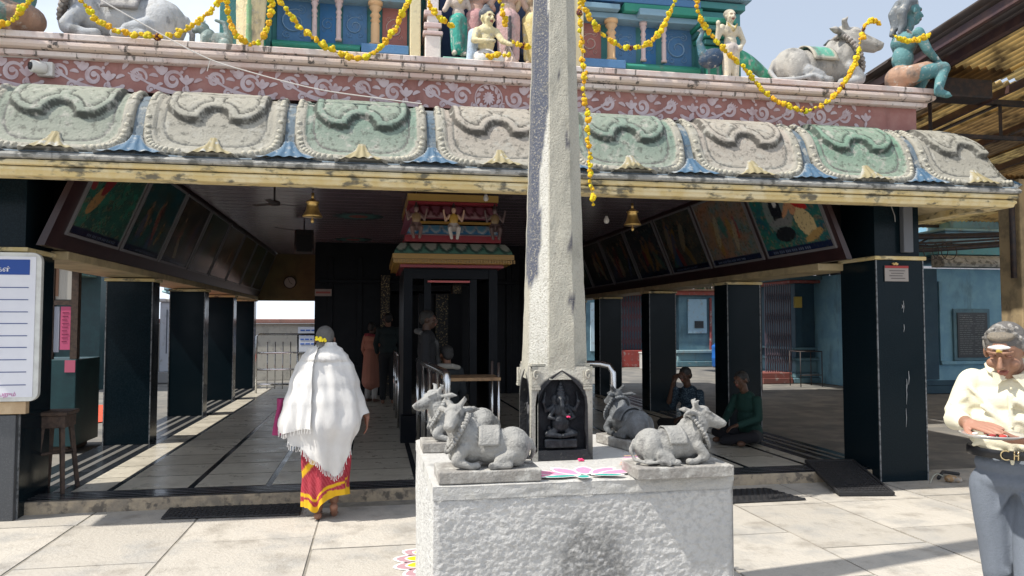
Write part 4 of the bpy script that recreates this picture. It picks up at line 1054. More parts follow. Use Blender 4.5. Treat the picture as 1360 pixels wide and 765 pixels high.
def fpost(x, r, z0, z1, c, y=TY-.02, name='pilaster', sq=False):
    mb = MB(); h = z1-z0
    pr = [(r*1.3,0),(r*1.3,.05*h),(r,.07*h),(r,.48*h),(r*.8,.52*h),(r*1.15,.56*h),(r*.8,.62*h),(r*1.25,.68*h),(r*.75,.76*h),(r*1.5,.86*h),(r*1.1,.9*h),(r*1.7,.93*h),(r*1.7,h)]
    mb.lathe(pr, (x,y,z0), 4 if sq else 14, c, a0=PI/4, smooth=not sq); mb.build(name, m_tower, tw)
def scrollpanel(x0, x1, z0, z1, c, sc_c, y=TY+.115):
    mb = MB(); mb.box(x0,x1,y-.01,y+.01,z0,z1,c); cx_, cz_ = (x0+x1)/2, (z0+z1)/2; r = min(x1-x0,z1-z0)*.42
    for (dx,dz,rr,s) in ((0,0,r,1),(r*.5,r*.9,r*.35,-1),(-r*.5,-r*.95,r*.35,1),(-r*.55,r*.85,r*.3,1),(r*.5,-r*.9,r*.3,-1)):
        pts = [(cx_+dx+s*rr*(1-.8*u)*cos(9*u+1), y-.013, cz_+dz+rr*(1-.8*u)*sin(9*u+1)) for u in [i/20 for i in range(21)]]
        pts = [(min(max(p[0],x0+.01),x1-.01),p[1],min(max(p[2],z0+.01),z1-.01)) for p in pts]
        mb.tube(pts, [rr*.13*(.5+.5*sin(PI*i/20)) for i in range(21)], 5, sc_c, flat=.5)
    mb.build('scroll_panel', m_tower, tw)
for s in (-1,1):
    X = lambda u: TX+s*u
    for (a,b,c,k) in ((.88,1.12,TER,(.62,.48,.44)),(1.27,1.50,BLU,(.22,.36,.52)),(1.57,1.72,(.04,.17,.38),(.20,.34,.50)),(1.80,2.12,BLU,(.22,.36,.52))):
        x0,x1 = sorted((X(a),X(b))); scrollpanel(x0,x1,TZ+.37,TZ+.78,c,k)
    fpost(X(1.19),.042,TZ+.35,TZ+.78,PCH); fpost(X(1.535),.024,TZ+.37,TZ+.78,PNKW); fpost(X(1.76),.024,TZ+.37,TZ+.78,PNKW)
    mb = MB(); x0,x1 = sorted((X(.76),X(.86))); mb.box(x0,x1,TY-.16,TY+.1,TZ,5.6,CRM); mb.build('cream_post', m_tower, tw, bevel=.008)
    mb = MB(); x0,x1 = sorted((X(.57),X(.72))); mb.box(x0,x1,TY-.2,TY+.1,TZ,TZ+.42,WH); mb.box(x0-.02,x1+.02,TY-.22,TY+.1,TZ+.425,TZ+.46,PNKW); mb.box(x0+.02,x1-.02,TY-.18,TY+.1,TZ+.465,5.6,WH)
    for z in (.5,.62): mb.box(x0-.01,x1+.01,TY-.2,TY+.1,TZ+z,TZ+z+.05,PNKW)
    mb.build('white_pilaster', m_tower, tw, bevel=.01)
mb = MB(); mb.box(TX-.56,TX+.56,TY+.05,TY+.1,TZ,5.6,NVY); mb.build('niche_back', m_tower, tw)
mb = MB(); mb.box(TX-.56,TX-.2,TY-.30,TY+.03,TZ,TZ+.19,(.24,.46,.38)); mb.box(TX-.2,TX+.56,TY-.22,TY+.03,TZ,TZ+.15,(.22,.42,.36)); mb.build('niche_step', m_tower, tw, bevel=.01)
# painted statues -----------------------------------------------------------
m_statue = M('weathered_statue_paint', attr=True, rough=.75, c2=(.46,.44,.40), scale=18, lo=.54, hi=.72, stain=.7, stc=(.11,.11,.105), sscale=7, slo=.51, shi=.66, stretch=2, bump=.8, bscale=60)
def statue(label, loc, rz, h, skin, cloth, stripe=None, arms=((-.2,.0,.62),(.2,.0,.62)), crown=(.6,.45,.15), bare=False):
    t = thing('painted_statue', label, 'statue', loc, rz, local=True); P = []
    e = lambda c,r,k,rot=None: P.append(('e',c,r,rot,k)); c = lambda a,ra,b,rb,k: P.append(('c',a,ra,b,rb,k))
    for x in (-1,1):
        c((x*.055,0,.50),.075,(x*.06,-.01,.08),.045,skin if bare else cloth); c((x*.06,.0,.04),.035,(x*.075,-.09,.02),.026,skin)
        c((x*.12,0,.78),.042,(x*.19,-.01,.62),.034,skin); a = arms[0 if x < 0 else 1]; c((x*.19,-.01,.62),.034,a,.024,skin); e(a,(.03,.03,.04),skin)
    e((0,0,.50),(.125,.09,.10),cloth); e((0,0,.60),(.09,.065,.08),skin); e((0,0,.73),(.125,.08,.09),skin); c((0,0,.78),.04,(0,0,.86),.036,skin)
    if not bare:
        c((0,0,.48),.12,(0,0,.13),.105,cloth)
        for i in range(9):
            x = -.11+.0275*i; c((x,-.085+abs(x)*.4,.46),.014,(x*.95,-.085+abs(x)*.35,.07),.013,mixc(cloth,(.75,.7,.6),.25 if i%2 else 0))
        if stripe:
            c((0,-.105,.47),.022,(.0,-.105,.07),.02,stripe)
    P += head_prims(Matrix.Translation((0,-.01,.93)) @ Matrix.Scale(.85,4), skin, .85)
    e((0,.015,.97),(.078,.08,.06),(.03,.03,.03) if not bare else mixc(skin,(.1,.1,.1),.4)); bare or c((0,0,1.0),.055,(0,0,1.10),.02,crown)
    P += chain([(-.07,-.06,.82),(0,-.085,.72),(.07,-.06,.82)],[.012,.014,.012],crown)
    blob('figure', xf(P, Matrix.Scale(h/1.1,4), h/1.1), m_statue, t, voxel=.011*h, smooth=2, world=False)
    return t
Z0r = 3.99
def lift(o, z): o.location.z = z; return o
statue('standing statue with a cream pleated dhoti and green sash, ringed by a marigold loop', (-1.10,6.92,Z0r), 0, 1.12, (.45,.26,.16), (.64,.55,.33), (.20,.38,.20))
statue('small teal robed statue at the left end of the central niche', (.78,7.12,Z0r+.185), .2, .78, (.5,.42,.36), (.03,.30,.24))
statue('statue in a dusty pink robe beside the teal one in the central niche', (.96,7.15,Z0r+.16), .1, .95, (.45,.28,.22), (.42,.22,.22))
statue('statue in a pink saree with dark sash right of the kneeling statue', (1.27,7.15,Z0r+.13), 0, 1.05, (.5,.34,.26), (.52,.34,.33), (.05,.05,.06))
statue('statue in a pale yellow dhoti near the right side of the central niche', (1.53,7.15,Z0r+.13), -.1, 1.02, (.5,.36,.22), (.62,.50,.22))
statue('pale bare chested youth statue standing before the peacock', (3.53,6.98,Z0r), .1, .86, (.58,.52,.40), (.52,.46,.42), None, ((-.21,-.06,.80),(.10,-.08,.50)), bare=True)
t = thing('kneeling_statue', 'kneeling cream statue holding both hands out at the foot of the central niche', 'statue', (1.02,6.88,Z0r), 0)
CK=(.62,.55,.33); WK=(.62,.60,.58); bs = Vector((1.02,6.88,Z0r))
P = [('e',(0,.02,.09),(.13,.11,.10),None,WK),('e',(.10,-.02,.07),(.09,.08,.07),None,WK),('e',(0,.02,.26),(.08,.07,.12),None,CK),('e',(0,.02,.36),(.10,.07,.07),None,CK),('c',(-.09,0,.36),.035,(-.13,-.06,.24),.028,CK),('c',(-.13,-.06,.24),.028,(.05,-.13,.22),.02,CK),
     ('c',(.09,0,.36),.035,(.14,-.06,.25),.028,CK),('c',(.14,-.06,.25),.028,(.22,-.12,.20),.02,CK),('c',(-.12,.04,.34),.05,(-.14,.05,.05),.05,(.40,.50,.62)),('e',(.19,-.03,.03),(.06,.05,.035),None,CK)]
P += head_prims(Matrix.Translation((.01,.0,.485)) @ Matrix.Rotation(.5,4,'Z') @ Matrix.Scale(.8,4), CK, .8)+[('e',(.0,.02,.53),(.075,.075,.06),None,(.08,.09,.11)),('e',(.0,.02,.59),(.035,.035,.035),None,(.08,.09,.11))]
blob('figure', xf(P, Matrix.Translation(bs)), m_statue, t, voxel=.009, smooth=2)
mb = MB(); mb.box(.86,1.17,6.74,7.0,Z0r-.004,Z0r+.022,(.24,.38,.32)); mb.build('base', m_tower, t, bevel=.008)
mb = MB(); fz = Vector((1.22,6.86,Z0r))
mb.lathe([(.05,0),(.075,.03),(.07,.07),(.05,.12),(.03,.17),(.008,.24)], fz, 14, (.62,.48,.40))
for k in range(9): a = k*.7; mb.tube([fz+Vector((.07*cos(a),.07*sin(a),.02)), fz+Vector((.062*cos(a+.4),.062*sin(a+.4),.09)), fz+Vector((.01*cos(a+1),.01*sin(a+1),.23))],[.016,.013,.005],6,(.64,.50,.42))
tag(mb.build('flame_ornament', m_statue), 'small flame shaped plaster ornament beside the kneeling statue', 'ornament')
# peacock
t = thing('peacock_statue', 'painted peacock statue with dark blue body and long green tail beside the youth', 'peacock statue', (3.45,7.05,Z0r))
o_ = Vector((3.45,7.02,Z0r)); DB=(.02,.05,.10); P = [('e',(-.10,0,.30),(.15,.09,.10),(0,-.3,0),DB)]
P += chain([(-.20,0,.34),(-.24,0,.46),(-.20,0,.56)],[.05,.03,.022],(.05,.16,.22))+[('e',(-.21,-.0,.58),(.03,.022,.025),None,(.05,.16,.22)),('c',(-.23,0,.58),.010,(-.27,0,.565),.004,(.3,.3,.3))]
for x in (-.14,-.04): P += [('c',(x,0,.24),.016,(x+.01,0,.02),.012,(.12,.20,.19)),('c',(x,0,.015),.012,(x-.06,0,.012),.008,(.12,.20,.19))]
blob('body', xf(P, Matrix.Translation(o_)), m_statue, t, voxel=.008, smooth=2)
mb = MB()
def tail(u, v):
    w_ = .10*sin(PI*min(.97,.12+v*.85))**.7; x = lerp(.02,.72,v); z = .36+.04*sin(PI*v)-.40*v**1.4; a = (u-.5)*2
    c = mixc((.02,.28,.16),(.10,.45,.28),.5+.5*sin(v*40+abs(a)*4)); return ((o_.x+x, o_.y+.02-.05*(1-a*a)+.02*v, o_.z+z+w_*a*.9+.02), c)
mb.grid(tail, 14, 50); to = mb.build('tail', m_statue, t); md = to.modifiers.new('s','SOLIDIFY'); md.thickness = .03; md.offset = 1
# small griffin, bull and attendants
t = thing('guardian_beast', 'small grey green guardian beast crouching at the left corner of the tower', 'beast statue', (-1.42,6.95,Z0r)); g_=(.20,.27,.26)
P = [('e',(.02,0,.10),(.11,.07,.09),None,g_),('e',(-.08,0,.14),(.07,.06,.08),None,g_),('e',(-.13,0,.22),(.06,.05,.055),None,g_),('c',(-.15,0,.21),.03,(-.20,0,.19),.022,g_),('c',(.1,.0,.12),.03,(.05,0,.28),.02,g_),('c',(.05,0,.28),.02,(-.02,.0,.30),.014,g_)]
for s in (-1,1): P += [('c',(-.10,s*.05,.12),.03,(-.13,s*.06,.02),.024,g_),('e',(.07,s*.06,.06),(.05,.03,.06),None,g_),('c',(-.13,s*.03,.26),.016,(-.12,s*.05,.31),.006,g_)]
blob('figure', xf(P, Matrix.Translation((-1.38,6.92,Z0r))), m_statue, t, voxel=.007, smooth=2)
def roof_bull(label, loc, rz, sc, headyaw, cb, cc, ce, mirror=1):
    t = thing('painted_bull_statue', label, 'bull statue', loc, rz, 'painted bulls on the roof edge', local=True)
    P = bull_prims(headyaw, cb)
    P = [p[:-1]+(mixc(cb,(.30,.33,.37),.5),) if (p[0] == 'c' and p[1][2] < .25) else p for p in P]
    if mirror < 0: pass
    blob('body', xf(P, Matrix.Scale(sc,4), sc), m_statue, t, voxel=.013, smooth=3, world=False)
    bull_garland(sc, m_statue, t, (.27,.24,.22)); bull_cloth(sc, m_statue, t, cc, ce, -.22, .04)
    return t
CB=(.34,.325,.30)
roof_bull('painted roof bull with a green saddle cloth and a marigold garland on its head', (4.50,6.93,Z0r), 0, 1.05, -.45, CB, (.10,.33,.24), (.40,.37,.30))
roof_bull('painted roof bull at the left end of the parapet, its head out of the picture', (-2.20,6.93,Z0r), PI, 1.12, .5, (.42,.43,.44), (.40,.38,.35), (.25,.24,.24))
TL=(.09,.22,.235)
def attendant(label, bx_, s, tl=TL):
    t = thing('seated_statue', label, 'statue', (bx_,6.85,Z0r)); P = []
    e = lambda c,r,k,rot=None: P.append(('e',c,r,rot,k)); c = lambda a,ra,b,rb,k: P.append(('c',a,ra,b,rb,k)); OR=(.36,.22,.15)
    e((0,0,.14),(.16,.14,.13),OR); e((.03,0,.34),(.11,.10,.14),tl); e((.06,0,.52),(.13,.15,.11),tl); c((.08,0,.60),.05,(.11,0,.72),.048,tl)
    for y in (-.13,.12):
        c((.03,y,.14),.09,(.34,y*1.1-.04,.20),.072,OR if y > 0 else tl); c((.02,y,.14),.095,(.20,y,.20),.085,OR)
        c((.34,y*1.1-.04,.19),.062,(.20,y*1.4-.10,-.06),.042,tl); c((.20,y*1.4-.10,-.08),.042,(.27,y*1.4-.13,-.11),.035,tl)
        for k in range(4): c((.25,y*1.4-.155+.018*k,-.115),.014,(.295,y*1.4-.16+.02*k,-.13),.011,tl)
        c((.08,y*1.35,.56),.055,(.16,y*1.5,.38),.045,tl); c((.16,y*1.5,.38),.043,(.33,y*1.1,.28),.03,tl); e((.35,y*1.05,.27),(.045,.03,.025),tl)
        e((.28,y*1.2,.31),(.042,.042,.02),(.6,.58,.55),(0,.6,0))
    P += head_prims(Matrix.Translation((.14,0,.84)) @ Matrix.Rotation(PI/2-.15,4,'Z') @ Matrix.Scale(1.15,4), tl, 1.15)
    H_=(.13,.15,.17); e((.10,0,.93),(.11,.10,.07),H_)
    P += chain([(.05,.05,.93),(-.03,.04,.82),(-.02,.03,.70),(-.07,.03,.60)],[.06,.055,.045,.025],H_)+chain([(.06,-.05,.92),(-.01,-.06,.80),(-.0,-.05,.68),(-.04,-.05,.60)],[.05,.05,.04,.02],H_)
    P += chain([(.0,-.12,.60),(.10,-.15,.50),(.14,-.02,.42),(.10,.15,.50)],[.014,.016,.016,.014],(.16,.13,.12))
    m = Matrix.Translation((bx_,6.80,Z0r)) @ Matrix.Scale(s,4,(1,0,0))
    P2 = []
    for p in P:
        if p[0] == 'c': P2.append(('c',tuple(m@Vector(p[1])),p[2],tuple(m@Vector(p[3])),p[4],p[5]))
        else:
            r = p[3] or (0,0,0); P2.append(('e',tuple(m@Vector(p[1])),p[2],(r[0],r[1]*s,r[2]*s),p[4]))
    blob('figure', P2, m_statue, t, voxel=.010, smooth=3)
    return t
attendant('teal skinned long haired statue seated on the right end of the parapet, foot hanging down', 5.32, 1)
attendant('teal and grey statue seated at the left end of the parapet', -2.88, -1, (.10,.25,.24))
# marigold garlands -----------------------------------------------------------
GAR = {
'G1': (6.56, [(-2.739, 4.263), (-2.802, 4.134), (-2.881, 4.029), (-2.994, 3.972)]),
'G2': (6.56, [(-2.399, 4.29), (-2.27, 4.112), (-2.125, 4.022), (-1.864, 3.978), (-1.602, 4.022), (-1.473, 4.12), (-1.368, 4.231), (-1.268, 4.368)]),
'G3': (6.5, [(-1.215, 4.359), (-1.219, 4.231), (-1.186, 4.066), (-1.064, 3.947), (-0.962, 3.973), (-0.891, 4.139), (-0.864, 4.387)]),
'G4': (6.56, [(-0.835, 4.416), (-0.728, 4.241), (-0.57, 4.088), (-0.38, 3.963), (-0.156, 3.905), (0.004, 3.975), (0.132, 4.145), (0.229, 4.313), (0.3, 4.508)]),
'G5': (6.62, [(0.436, 4.545), (0.497, 4.392), (0.578, 4.309), (0.679, 4.268)]),
'G6': (6.62, [(1.09, 4.598), (1.131, 4.441), (1.159, 4.31)]),
'G7': (6.62, [(1.201, 4.188), (1.285, 4.138), (1.397, 4.132)]),
'G8': (6.02, [(1.67, 4.392), (1.7, 3.941), (1.723, 3.557), (1.753, 3.175), (1.77, 2.858), (1.794, 2.593)]),
'G9': (6.56, [(1.837, 4.632), (1.922, 4.427), (2.051, 4.274), (2.239, 4.166), (2.415, 4.178), (2.578, 4.289), (2.699, 4.485), (2.791, 4.709)]),
'G10': (6.54, [(2.949, 4.713), (3.021, 4.458), (3.193, 4.238), (3.42, 4.05), (3.649, 3.816), (3.882, 3.697), (4.119, 3.665), (4.362, 3.796), (4.529, 3.999), (4.641, 4.231), (4.713, 4.492)]),
'G11': (6.5, [(4.684, 4.489), (4.76, 4.577), (4.867, 4.548)]),
'G12': (6.42, [(4.952, 4.417), (5.066, 4.366), (5.216, 4.383), (5.369, 4.462)]),
'wire': (6.48, [(-2.246, 4.249), (-1.873, 4.047), (-1.403, 3.809), (-1.045, 3.704), (-0.495, 3.589), (0.007, 3.539), (0.393, 3.508)]),
'G13': (6.6, [(0.95, 4.039), (1.018, 4.009), (1.108, 4.035), (1.184, 4.02)]),
}
GL = {'G1':'short marigold strand hanging at the far left over the teal seated statue','G2':'marigold garland draped over the left roof bull','G3':'marigold loop hung around the statue with the cream dhoti',
'G4':'deep marigold swag left of the central niche over the blue panels','G5':'short marigold strand beside the kneeling statue','G6':'short marigold strand hanging before the statue in pale yellow','G7':'marigold strand lying at the foot of the yellow statue',
'G8':'long marigold strand hanging straight down beside the stone pillar','G9':'marigold swag right of the stone pillar over the blue panels','G10':'long marigold garland from the peacock across the frieze up to the right bull',
'G11':'small marigold ring on the forehead of the right roof bull','G12':'marigold strand across the arm of the teal seated statue','G13':'marigold heap around the flame ornament'}
m_mari = M('marigold_petals', attr=True, rough=.7, c2=(.80,.42,.01), scale=60, lo=.5, hi=.66, bump=1, bscale=200)
rg = random.Random(5)
def cr(P, n):
    out = []
    for i in range(len(P)-1):
        p0,p1,p2,p3 = P[max(i-1,0)],P[i],P[i+1],P[min(i+2,len(P)-1)]
        for k in range(n):
            u = k/n; out.append(tuple(.5*((2*b)+(-a+c)*u+(2*a-5*b+4*c-d)*u*u+(-a+3*b-3*c+d)*u**3) for a,b,c,d in zip(p0,p1,p2,p3)))
    return out+[P[-1]]
for k, (y, pts) in GAR.items():
    C = cr(pts, 14)
    if k == 'wire':
        mb = MB(); mb.tube([(a,y,b) for a,b in C], .005, 5, (.65,.62,.58)); mb.tube([(C[30][0],y,C[30][1]),(C[30][0]-.03,y+.03,C[30][1]-.09)], .004, 5, (.65,.62,.58))
        tag(mb.build('string', m_clean), 'thin pale string sagging across the left half of the frieze', 'string'); continue
    mb = MB(); acc = 0; last = C[0]; step = .033
    mb.tube([(a,y,b) for a,b in C], .006, 5, (.30,.25,.05))
    for a, b in C:
        acc += math.hypot(a-last[0], b-last[1]); last = (a,b)
        while acc > step:
            acc -= step*rg.uniform(.75,1.4); r = rg.uniform(.016,.036)*(1 if k != 'G8' else .85)
            p = (a+rg.uniform(-.009,.009), y+rg.uniform(-.012,.012), b+rg.uniform(-.009,.009))
            cl = (.10,.01,.02) if rg.random() < .03 else (rg.uniform(.66,.92), rg.uniform(.40,.66), .005)
            mb.ball(p, (r,r,r*rg.uniform(.6,.8)), 7, cl, rot=(rg.uniform(0,3),rg.uniform(0,3),0))
            for q in range(3): mb.ball((p[0]+rg.uniform(-1,1)*r*.6,p[1]-r*.4,p[2]+rg.uniform(-1,1)*r*.6), r*.55, 5, (cl[0],min(1,cl[1]*1.08),cl[2]))
    tag(mb.build('marigold_garland', m_mari), GL[k], 'garland', 'marigold garlands on the temple front')
# security camera
t = thing('security_camera', 'small white security camera fixed to the terracotta frieze', 'security camera', (-2.70,6.74,3.70))
mb = MB(); mb.box(-2.74,-2.62,6.69,6.748,3.64,3.76,(.62,.60,.56)); mb.build('mount', m_clean, t, bevel=.01)
mb = MB(); mb.tube([(-2.68,6.70,3.70),(-2.755,6.62,3.695)], .05, 14, (.66,.64,.60)); b_ = mb.build('housing', m_clean, t, bevel=.01)
mb = MB(); mb.tube([(-2.753,6.622,3.695),(-2.762,6.613,3.694)], .032, 14, (.02,.02,.022)); mb.build('lens', m_gloss, b_)
mb = MB(); mb.tube([(-2.70,6.735,3.75),(-2.75,6.742,3.80),(-3.2,6.742,3.80),(-3.49,6.742,3.795)], .006, 6, (.6,.58,.55)); mb.build('cable', m_clean, t)
# ================================================================== INSIDE THE HALL
def dark_col(mb, x0, x1, y0, y1, z0, z1, c): mb.box(x0,x1,y0,y1,z0,z1,c)
# inner sanctum
sn = thing('inner_sanctum', 'dark inner sanctum block at the back of the hall', 'sanctum', (.95,16,FZ))
m_sanct = M('dark_polished_wall', (.004,.006,.010), (.008,.010,.014), scale=4, rough=.35, spec=.12)
m_fili = M('gilt_filigree', (.012,.010,.008), (.45,.33,.14), scale=42, lo=.56, hi=.60, rough=.45, bump=.6)
mb = MB(); mb.box(-1.2,.35,16,18.9,FZ+.004,3.296); mb.box(1.6,3.1,16,18.9,FZ+.004,3.296); mb.box(.35,1.6,16,18.9,2.3,3.296); mb.box(.36,1.59,18,18.8,FZ+.004,2.299); mb.build('wall', m_sanct, sn)
mb = MB()
for x in (-.95,-.35,2.1,2.8): mb.box(x,x+.12,15.94,15.998,FZ+.004,3.0)
mb.box(-1.15,.3,15.92,15.998,.7,.78); mb.box(-1.15,3.05,15.90,15.998,2.45,2.53); mb.build('wall_moulding', m_sanct, sn, bevel=.01)
mb = MB(); mb.box(.14,.33,15.85,15.995,FZ+.004,2.62); mb.build('gilt_column', m_fili, sn, bevel=.01)
mb = MB(); mb.box(1.63,1.82,15.85,15.995,FZ+.004,2.62); mb.build('gilt_column', m_fili, sn, bevel=.01)
mb = MB(); mb.box(-1.19,-.86,15.9,15.985,2.18,2.32,(.42,.38,.36)); mb.box(-1.17,-.88,15.893,15.899,2.23,2.27,(.45,.12,.1)); tag(mb.build('name_plate', m_clean), 'small pale name plate on the dark sanctum wall beside the sky opening', 'sign')
# coloured shrine
sh_ = thing('coloured_shrine', 'small inner shrine crowned by pink, blue, green and gold painted tiers', 'shrine', (.97,10,FZ))
cxs = .97
def tier(name, w, y0, z0, z1, c, bulge=0, pat=None):
    mb = MB(); n = 8
    def f(i): q = i/n; return (bulge*sin(PI*.5*q), lerp(z1,z0,1-(1-q)**1 if True else q))
    prof_ = [(bulge*sin(PI*.5*i/n)*1.0, lerp(z1,z0,i/n)) for i in range(n+1)]
    vs = []; cs = []; xs_ = 60
    for d, z in prof_:
        for i in range(xs_+1):
            x = lerp(cxs-w/2-d,cxs+w/2+d,i/xs_); cc = c
            if pat:
                u = ((x-cxs)/(w/7)) % 1; q = (z1-z)/(z1-z0); k = math.hypot((u-.5)*1.7, q-.0)
                cc = pat[1] if abs(k-.78) < .13 else (pat[0] if k < .78 else pat[2])
            vs.append((x,y0-d,z)); cs.append(cc)
    W = xs_+1; fs = [(j*W+i,(j+1)*W+i,(j+1)*W+i+1,j*W+i+1) for j in range(n) for i in range(xs_)]
    mb.add(vs, fs, cs, bool(bulge))
    d = bulge
    mb.add([(cxs-w/2,y0,z1),(cxs+w/2,y0,z1),(cxs+w/2,11.2,z1),(cxs-w/2,11.2,z1)], [(0,1,2,3)], c)
    mb.add([(cxs-w/2-d,y0-d,z0),(cxs+w/2+d,y0-d,z0),(cxs+w/2+d,11.2,z0),(cxs-w/2-d,11.2,z0)], [(3,2,1,0)], c)
    for s in (-1,1):
        vs = []; 
        for dd, z in prof_: vs += [(cxs+s*(w/2+dd),y0-dd,z),(cxs+s*(w/2+dd),11.2,z)]
        mb.add(vs, [(2*i,2*i+1,2*i+3,2*i+2) for i in range(n)], c, bool(bulge))
    return mb.build(name, m_gloss, sh_)
RD=(.22,.02,.03); GD=(.34,.20,.045)
tier('red_beam',1.30,9.42,2.31,2.345,RD); tier('gold_cornice',1.5,9.22,2.40,2.462,GD); tier('gold_dentil_band',1.46,9.25,2.350,2.398,(.46,.27,.05))
mb = MB()
for i in range(44): x = cxs-.74+i*.0345; mb.box(x,x+.018,9.225,9.248,2.352,2.395,GD)
mb.build('gold_dentils', m_gloss, sh_)
tier('green_kapota',1.30,9.32,2.466,2.60,(.20,.32,.26),.08,((.26,.28,.24),(.02,.05,.04),(.07,.17,.13)))
tier('red_slab',1.20,9.32,2.62,2.70,RD); tier('red_fillet',1.14,9.36,2.703,2.72,(.5,.32,.34)); tier('blue_kapota',1.02,9.42,2.723,2.84,(.04,.16,.30),.06,((.10,.28,.42),(.30,.35,.40),(.03,.14,.28)))
tier('gold_band',.98,9.45,2.86,2.895,GD); tier('pink_kapota',.98,9.48,2.93,3.09,(.45,.14,.20),.10,((.32,.13,.17),(.10,.02,.03),(.34,.20,.22)))
tier('red_fillet',1.12,9.36,3.095,3.13,RD); tier('gold_crown_band',1.14,9.34,3.135,3.22,(.40,.25,.07)); tier('top_slab',.9,9.5,3.222,3.298,(.1,.05,.05))
mb = MB(); mb.box(cxs-.5,cxs+.5,9.55,11.2,2.3,3.22); mb.box(cxs-.60,cxs-.49,9.6,9.72,FZ+.35,2.309); mb.box(cxs+.49,cxs+.60,9.6,9.72,FZ+.35,2.309); mb.box(cxs-.34,cxs-.25,9.66,9.75,FZ+.35,2.18); mb.box(cxs+.25,cxs+.34,9.66,9.75,FZ+.35,2.18); mb.box(cxs-.60,cxs-.52,9.72,11.3,FZ+.004,2.309); mb.box(cxs+.52,cxs+.60,9.72,11.3,FZ+.004,2.309); mb.box(cxs-.49,cxs+.49,9.62,11.3,2.18,2.309); mb.box(cxs-.63,cxs+.63,9.55,9.8,FZ+.004,FZ+.34); mb.box(cxs-.32,cxs+.32,11.1,11.3,FZ+.004,2.05)
mb.build('shrine_wall', m_sanct, sh_)
mb = MB(); mb.box(cxs-.30,cxs+.24,9.585,9.598,2.13,2.155,(.5,.08,.08)); mb.build('door_lintel_strip', m_gloss, sh_)
mb = MB(); mb.box(cxs-.09,cxs+.09,10.9,11.09,FZ+.006,2.03); mb.build('gilt_panel', m_fili, sh_)
for i, (x, y, hh, k) in enumerate(((.96,9.22,.42,(.55,.36,.26)),(.50,9.20,.40,(.20,.13,.12)),(1.47,9.20,.40,(.13,.09,.09)))):
    g=[]
    e = lambda c,r,kk,rot=None: g.append(('e',c,r,rot,kk)); c_ = lambda a,ra,b,rb,kk: g.append(('c',a,ra,b,rb,kk))
    o = Vector((x,y,2.67)); YLW=(.50,.30,.06) if i == 0 else mixc(k,(.3,.2,.05),.5); WC=(.62,.58,.55) if i == 0 else k
    e((0,0,.13),(.075,.05,.06),WC); e((0,-.01,.22),(.055,.035,.075),YLW); e((0,-.005,.33),(.030,.030,.038),k); c_((0,.005,.36),.030,(0,.005,.42),.010,(.03,.02,.02))
    for s in (-1,1):
        c_((s*.04,-.02,.12),.035,(s*.055,-.09,.10),.028,WC); c_((s*.055,-.09,.09),.026,(s*.035,-.10,-.02),.020,WC)
        c_((s*.05,0,.27),.018,(s*.10,-.01,.20),.015,k); c_((s*.10,-.01,.20),.015,(s*.125,-.02,.31),.012,k); e((s*.125,-.02,.325),(.015,.01,.02),k)
    blob('seated_figure', xf(g, Matrix.Translation(o)), m_gloss, sh_, voxel=.006, smooth=2)
